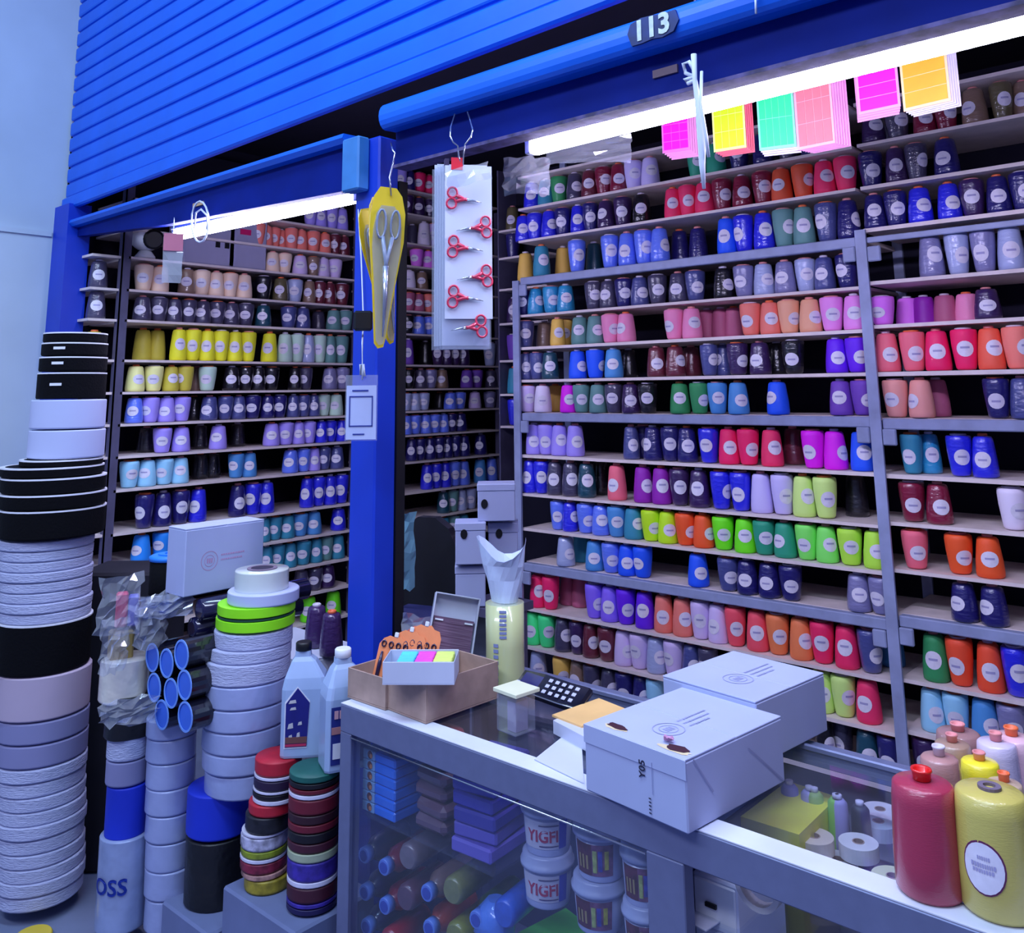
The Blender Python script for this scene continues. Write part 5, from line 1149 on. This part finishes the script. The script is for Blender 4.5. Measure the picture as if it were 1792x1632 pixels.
# fifth and sixth columns: ribbons
G5 = 'ribbon rolls of the red topped column'
def rc(n, c, noise=0.0, sc_=40): return mat('ribbon_' + n, c, 0.5, noise=noise, nscale=sc_)
k5 = [(1335, 1361, 447, 'red', (190, 30, 50), 0), (1362, 1368, 446, 'white', (225, 220, 240), 0), (1369, 1386, 445, 'dark purple', (40, 20, 55), 0), (1387, 1392, 444, 'white', (225, 220, 240), 0), (1393, 1402, 443, 'black', (20, 14, 24), 0), (1403, 1411, 443, 'white', (225, 220, 240), 0), (1412, 1432, 436, 'red', (175, 35, 55), 0), (1433, 1462, 430, 'black dotted', (36, 34, 44), 0.45), (1463, 1468, 424, 'white', (225, 220, 240), 0), (1469, 1492, 422, 'patterned white', (215, 210, 235), 0.4), (1493, 1505, 422, 'yellow green', (150, 165, 40), 0.3), (1506, 1513, 421, 'white', (225, 220, 240), 0), (1514, 1532, 421, 'maroon patterned', (150, 40, 70), 0.4), (1533, 1543, 423, 'pinkish cream', (215, 160, 150), 0.4), (1544, 1568, 428, 'mustard yellow', (180, 160, 45), 0.3)]
w5 = 80; tops = {}
for i, (a, b, x0, n_c, col, nz) in enumerate(k5):
    r_ = roll('ribbon_roll', x0 + w5 / 2, a, b, w5, 2.42, rc(n_c.replace(' ', '_'), col, nz), '%s ribbon roll, %s from top, red topped column' % (n_c, ORD[i + 1]), G5, puffy=0.15)
    if i == 0: tops[5] = r_
    base5 = r_[0]; P5 = r_[2]
G6 = 'ribbon rolls of the green topped column'
k6 = [(1360, 1372, 'dark green', (25, 95, 85), 0), (1373, 1383, 'near black', (16, 10, 20), 0), (1384, 1392, 'dark red', (110, 20, 40), 0), (1393, 1401, 'white', (220, 205, 235), 0), (1402, 1428, 'dark red', (125, 18, 40), 0), (1429, 1445, 'dark brown', (50, 14, 28), 0), (1446, 1460, 'dark red', (110, 20, 40), 0), (1461, 1478, 'near black', (26, 12, 28), 0), (1479, 1495, 'maroon', (70, 20, 40), 0), (1496, 1512, 'pale green', (170, 180, 150), 0), (1513, 1545, 'violet', (70, 50, 170), 0.3), (1546, 1556, 'white', (215, 200, 235), 0), (1557, 1583, 'maroon', (80, 15, 50), 0), (1584, 1592, 'violet', (70, 50, 150), 0.2), (1593, 1604, 'dark navy', (32, 24, 80), 0)]
for i, (a, b, n_c, col, nz) in enumerate(k6):
    r_ = roll('ribbon_roll', 551 - i * 0.4, a, b, 88, 2.32, rc(n_c.replace(' ', '_'), col, nz), '%s ribbon roll, %s from top, green topped column' % (n_c, ORD[i + 1]), G6, puffy=0.15)
    if i == 0: tops[6] = r_
    base6 = r_[0]; P6 = r_[2]
bz = min(base5, base6) - 0.002
o_x = min(P5.x, P6.x) - 0.09
tag(obj('low_crate', MB().box(0, max(P5.x, P6.x) + 0.075 - o_x, 0, 0.26, 0, bz, bev=0.006), mat('dull_crate', (118, 128, 168), 0.7), None, (o_x, min(P5.y, P6.y) - 0.085, 0.0), 0), 'wide pale crate on the floor under the two ribbon columns', 'crate')
# jugs
M_jug = mat('milky_jug', (168, 190, 224), 0.35, coat=0.3)
def jug(top_, P_, label, capm, yaw, h, lab):
    t = thing('jug', label, 'jug', (P_.x, P_.y, top_ + 0.001), yaw, 'plastic jugs on the ribbon columns')
    w_, dd_ = 0.062, 0.045
    secs = [(1.0, 0), (1.03, 0.006), (1.03, h * 0.62), (0.9, h * 0.72), (0.55, h * 0.86), (0.36, h * 0.90), (0.34, h * 0.95)]
    vs = []; fs = []
    prof8 = [(-1, -0.8), (-0.82, -1), (0.82, -1), (1, -0.8), (1, 0.8), (0.82, 1), (-0.82, 1), (-1, 0.8)]
    for (k, z) in secs:
        sx = -w_ * 0.25 * (1 - k) * (z > h * 0.6)
        vs += [(x * w_ * k + sx, y_ * dd_ * max(k, 0.4), z) for x, y_ in prof8]
    for a in range(len(secs) - 1):
        for i in range(8): fs.append((a * 8 + i, a * 8 + (i + 1) % 8, a * 8 + 8 + (i + 1) % 8, a * 8 + 8 + i))
    fs += [tuple(range(7, -1, -1)), tuple(len(vs) - 8 + i for i in range(8))]
    obj('bottle_body', MB().add(vs, fs), M_jug, t)
    obj('cap', MB().lathe([(0.021, h * 0.95), (0.023, h * 0.955), (0.023, h * 1.02), (0.02, h * 1.03)], 16, Matrix.Translation((-w_ * 0.16, 0, 0))), capm, t)
    if lab == 1:
        pts = [(-0.05, 0.03), (0.01, 0.03), (0.016, h * 0.50), (-0.018, h * 0.64), (-0.05, h * 0.50)]
        obj('label_panel', MB().prism(pts, -dd_ * 1.04 - 0.0015, -dd_ * 1.04, 'y'), mat('jug_label_navy', (30, 30, 120), 0.4, noise=0.1, nscale=30), t, label='navy pointed label')
        obj('label_border', MB().prism([(x * 1.06, z + (0.004 if z > 0.1 else -0.004)) for x, z in pts], -dd_ * 1.04 - 0.0006, -dd_ * 1.04 + 0.0006, 'y'), M_rim, t)
        for (x, z, a, b) in ((-0.032, h * 0.50, 0.022, 0.010), (-0.03, h * 0.44, 0.018, 0.008), (-0.036, h * 0.27, 0.016, 0.016), (-0.01, h * 0.30, 0.012, 0.010), (-0.036, h * 0.17, 0.012, 0.014), (-0.014, h * 0.19, 0.010, 0.014)):
            obj('label_print', MB().prism([(x - a / 2, z), (x + a / 2, z + b * 0.15), (x + a * 0.4, z + b), (x - a * 0.3, z + b * 0.8)], -dd_ * 1.04 - 0.0022, -dd_ * 1.04 - 0.0015, 'y'), mat('cream_print', (205, 200, 200), 0.5), t)
        obj('label_band', MB().box(-0.049, 0.009, -dd_ * 1.04 - 0.003, -dd_ * 1.04 - 0.0015, 0.032, 0.038), mat('pink_band', (200, 50, 90), 0.5), t)
        obj('label_band', MB().box(-0.049, 0.010, -dd_ * 1.04 - 0.003, -dd_ * 1.04 - 0.0015, 0.040, 0.056), mat('brown_band', (120, 75, 70), 0.5), t)
    else:
        obj('label_panel', MB().box(-0.05, 0.055, -dd_ * 1.04 - 0.0015, -dd_ * 1.04, 0.02, h * 0.56), mat('jug_label_blue', (40, 50, 130), 0.4, noise=0.1, nscale=30), t, label='dark blue square label')
        tm2 = text_mesh('TEXTIL', 0.026, 0.0003, 0.0008) if False else None
        g = MB(); rnd = random.Random(2); x = -0.042
        while x < 0.045: w2_ = 0.005 + rnd.random() * 0.006; obj('label_print', MB().box(x, x + w2_, -dd_ * 1.04 - 0.003, -dd_ * 1.04 - 0.0015, h * 0.46, h * 0.53), mat('pink_letters', (225, 170, 180), 0.5), t); x += w2_ + 0.003
        obj('label_band', MB().box(-0.049, 0.054, -dd_ * 1.04 - 0.003, -dd_ * 1.04 - 0.0015, h * 0.33, h * 0.39), mat('tan_band', (190, 130, 130), 0.5), t)
        obj('label_band', MB().box(-0.045, -0.02, -dd_ * 1.04 - 0.003, -dd_ * 1.04 - 0.0015, h * 0.12, h * 0.25), M_rim, t)
    return t
P5t, P6t = tops[5][2], tops[6][2]
z5 = tops[5][1]; z6 = tops[6][1]
mid = Vector((P5t.x + 0.045, P5t.y + 0.055, 0))
hj = zat(mid - FH * 0.05, 1142) - z5
jug(z5, mid, 'milky plastic jug with black cap and navy pointed label, on the red topped column', M_black, face_cam(mid) - 0.1, hj / 0.97, 1)
m6 = Vector((P6t.x + 0.05, P6t.y + 0.06, 0))
jug(z6, m6, 'milky plastic jug with white cap beside the counter corner', M_white2, face_cam(m6) + 0.25, (zat(m6 - FH * 0.05, 1150) - z6) / 0.99, 2)
# cartons behind, with two dark purple cones
cpt = onY(545, 1118, 2.32); cx0 = onY(488, 1105, 2.32).x; cx1 = onY(606, 1130, 2.32).x
zc_ = cpt.z
cr = thing('carton', 'pale carton behind the jugs carrying two dark purple cones', 'box', (cx0, 2.12, 0.0), 0)
obj('body', MB().box(0, cx1 - cx0, 0, 0.28, 0.0, zc_ - 0.01, bev=0.004), M_pale, cr); obj('top_flap', MB().box(0.001, cx1 - cx0 - 0.001, 0, 0.28, zc_ - 0.01, zc_ - 0.005), M_white, cr)
for k, (px, l) in enumerate(((553, 'left'), (580, 'right'))):
    p = onY(px, 1115, 2.28 - 0.03 * k)
    make_cone('dp', 0, (p.x, p.y, zc_ - 0.004), face_cam(p) + 1.6, 'dark purple thread cone on the pale carton behind the jugs, %s one' % l, 'dark purple cones on the pale carton', lab=False, scale=1.0)
# ------------------------------------------------------------------ middle gap: chair, garment, white boxes
ch = atD(745, 1090, 3.55); chz = 0.45
chair = thing('office_chair', 'black high backed office chair standing between the post and white boxes', 'chair', (ch.x, ch.y, 0), face_cam(ch) - 0.5)
bk_ = []
zt3 = zat(ch, 905)
outl = [(-0.10, 0.42), (0.10, 0.42), (0.15, 0.6), (0.14, zt3 - 0.12), (0.10, zt3 - 0.04), (0.04, zt3), (-0.04, zt3), (-0.10, zt3 - 0.04), (-0.14, zt3 - 0.12), (-0.15, 0.6)]
obj('backrest', MB().prism(outl, 0, 0.05, 'y'), mat('black_leatherette', (14, 14, 20), 0.45, coat=0.2), chair)
obj('seat', MB().box(-0.15, 0.15, -0.3, 0.0, 0.40, 0.47, bev=0.03), mat('black_leatherette', (14, 14, 20), 0.45), chair)
obj('gas_post', MB().lathe([(0.03, 0.08), (0.03, 0.4)], 12, Matrix.Translation((0, -0.2, 0))), M_black, chair)
for k in range(5):
    a = 2 * PI * k / 5; obj('leg', MB().tube([(0, -0.2, 0.09), (0.16 * math.cos(a), -0.2 + 0.16 * math.sin(a), 0.06), (0.17 * math.cos(a), -0.2 + 0.17 * math.sin(a), 0.02)], [0.02, 0.014, 0.02], 8), M_black, chair)
gm = atD(703, 1030, 2.98)
tag(obj('pale_garment', crumple(5, 8, 0.008, 6, 0.09, zat(gm, 897) - zat(gm, 1030), 0.03), mat('pale_teal_cloth', (120, 175, 195), 0.8), None, (gm.x, gm.y, zat(gm, 1030)), face_cam(gm)), 'pale teal cloth hanging just behind the blue post', 'cloth')
gp = atD(698, 832, 2.95)
tag(obj('white_card', MB().box(-0.016, 0.016, 0, 0.002, 0, zat(gp, 744) - zat(gp, 832)), M_white, None, (gp.x, gp.y, zat(gp, 832)), face_cam(gp)), 'narrow white card hanging behind the blue post above the cloth', 'card')
sb2 = atD(700, 744, 2.97)
tag(obj('blue_strip', MB().box(-0.018, 0.018, 0, 0.012, 0, 0.115), M_blue, None, (sb2.x, sb2.y, sb2.z), face_cam(sb2)), 'short blue strip above the narrow white card', 'strip')
dk_ = atD(712, 1130, 2.75); 
tag(obj('dark_blue_carton', MB().box(-0.12, 0.12, 0, 0.2, 0, zat(dk_, 1085), bev=0.01), mat('dark_blue_cloth', (22, 30, 90), 0.7), None, (dk_.x, dk_.y, 0), 0.3), 'dark blue carton on the floor in front of the black chair', 'box')
def wbox(px0, px1, yt, yb_, d, lab, dx=0.12, yaw=0.0, hole=None, floor=False):
    p = atD((px0 + px1) / 2, yb_, d); w_ = (px1 - px0) * d / FX; z0 = zat(p, yb_); z1 = zat(p, yt)
    if floor: z0 = floor
    t = thing('white_shoe_box', lab, 'box', (p.x, p.y, z0), face_cam(p) + yaw, 'white boxes stacked at the left end of the back rack')
    obj('body', MB().box(-w_ / 2, w_ / 2, 0, dx, 0, (z1 - z0) * 0.80, bev=0.003), M_carton, t)
    obj('lid', MB().box(-w_ / 2 - 0.002, w_ / 2 + 0.002, -0.002, dx + 0.002, (z1 - z0) * 0.80, z1 - z0 - 0.001, bev=0.003), M_carton, t)
    if hole: hx, hy = (hole[0] - (px0 + px1) / 2) * d / FX, zat(p, hole[1]) - z0; obj('grip_hole', MB().lathe([(0.013, -0.0038), (0.013, -0.0025)], 14, Matrix.Translation((hx, 0, hy)) @ Matrix.Rotation(PI / 2, 4, 'X') @ Matrix.Translation((0, 0, 0.0065)) @ Matrix.Scale(1.35, 4, Vector((0, 1, 0)))), M_black, t, label='black round hole')
    return z0, z1, p
wbox(797, 850, 990, 1062, 3.30, 'white box, lowest left of the stack, above the yellow film roll')
wbox(797, 850, 914, 988, 3.30, 'white box with black hole, left one below the top box', hole=(812, 934))
wbox(855, 907, 914, 1006, 3.38, 'white box with black hole, right one below the top box', hole=(874, 933))
wbox(836, 902, 846, 912, 3.36, 'topmost white box of the stack, black hole at left', hole=(848, 881))
pz = atD(842, 1064, 3.34); zst = pz.z - 0.012
stl = thing('stool', 'dark stool carrying the stacked white boxes', 'stool', (pz.x, pz.y + 0.06, 0), 0)
zst = min(zat(atD(823, 1062, 3.30), 1062), zat(atD(881, 1006, 3.38), 1006)) - 0.003
obj('seat', MB().box(-0.105, 0.105, -0.10, 0.12, zst - 0.03, zst), M_sdark, stl)
for sx in (-1, 1):
    for sy in (-1, 1): obj('leg', MB().box(sx * 0.085 - 0.012, sx * 0.085 + 0.012, sy * 0.08 - 0.012, sy * 0.08 + 0.012, 0, zst - 0.03), M_sdark, stl)
p5b = atD(881, 1008, 3.38)
# narrow corner shelf between side rack and back rack
nx0 = onY(873, 700, 3.78).x; nx1 = X0 - 0.03 - 0.2
nr = thing('narrow_shelf', 'narrow dark shelf squeezed between the side rack and the back rack', 'shelf', (0, 3.78, 0))
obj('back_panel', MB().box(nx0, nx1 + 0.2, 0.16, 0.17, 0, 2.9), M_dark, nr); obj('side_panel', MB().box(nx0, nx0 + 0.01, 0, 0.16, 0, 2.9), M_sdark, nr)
nb_ = []
for py in (402, 450, 505, 565, 630, 689, 745):
    z = onY(885, py, 3.78).z; obj('shelf_board', MB().box(nx0 + 0.01, nx1 + 0.2, 0, 0.16, z - 0.012, z), M_board, nr); nb_.append(z)
for k, (py, c) in enumerate(((402, 'ob'), (450, 'nv'), (565, 'dp'), (630, 'mv'), (689, 'tl'), (745, 'rb'))):
    p = onY(890, py, 3.84)
    make_cone(c, k % 2, (max(p.x, nx0 + 0.055), 3.78 + 0.075, nb_[(402, 450, 505, 565, 630, 689, 745).index(py)] + 0.002), 0.3, '%s cone on the narrow shelf left of the back rack, %s from top' % (PAL[c][0], ORD[k + 1]), 'cones on the narrow shelf', lab=k in (0, 2), scale=0.95)
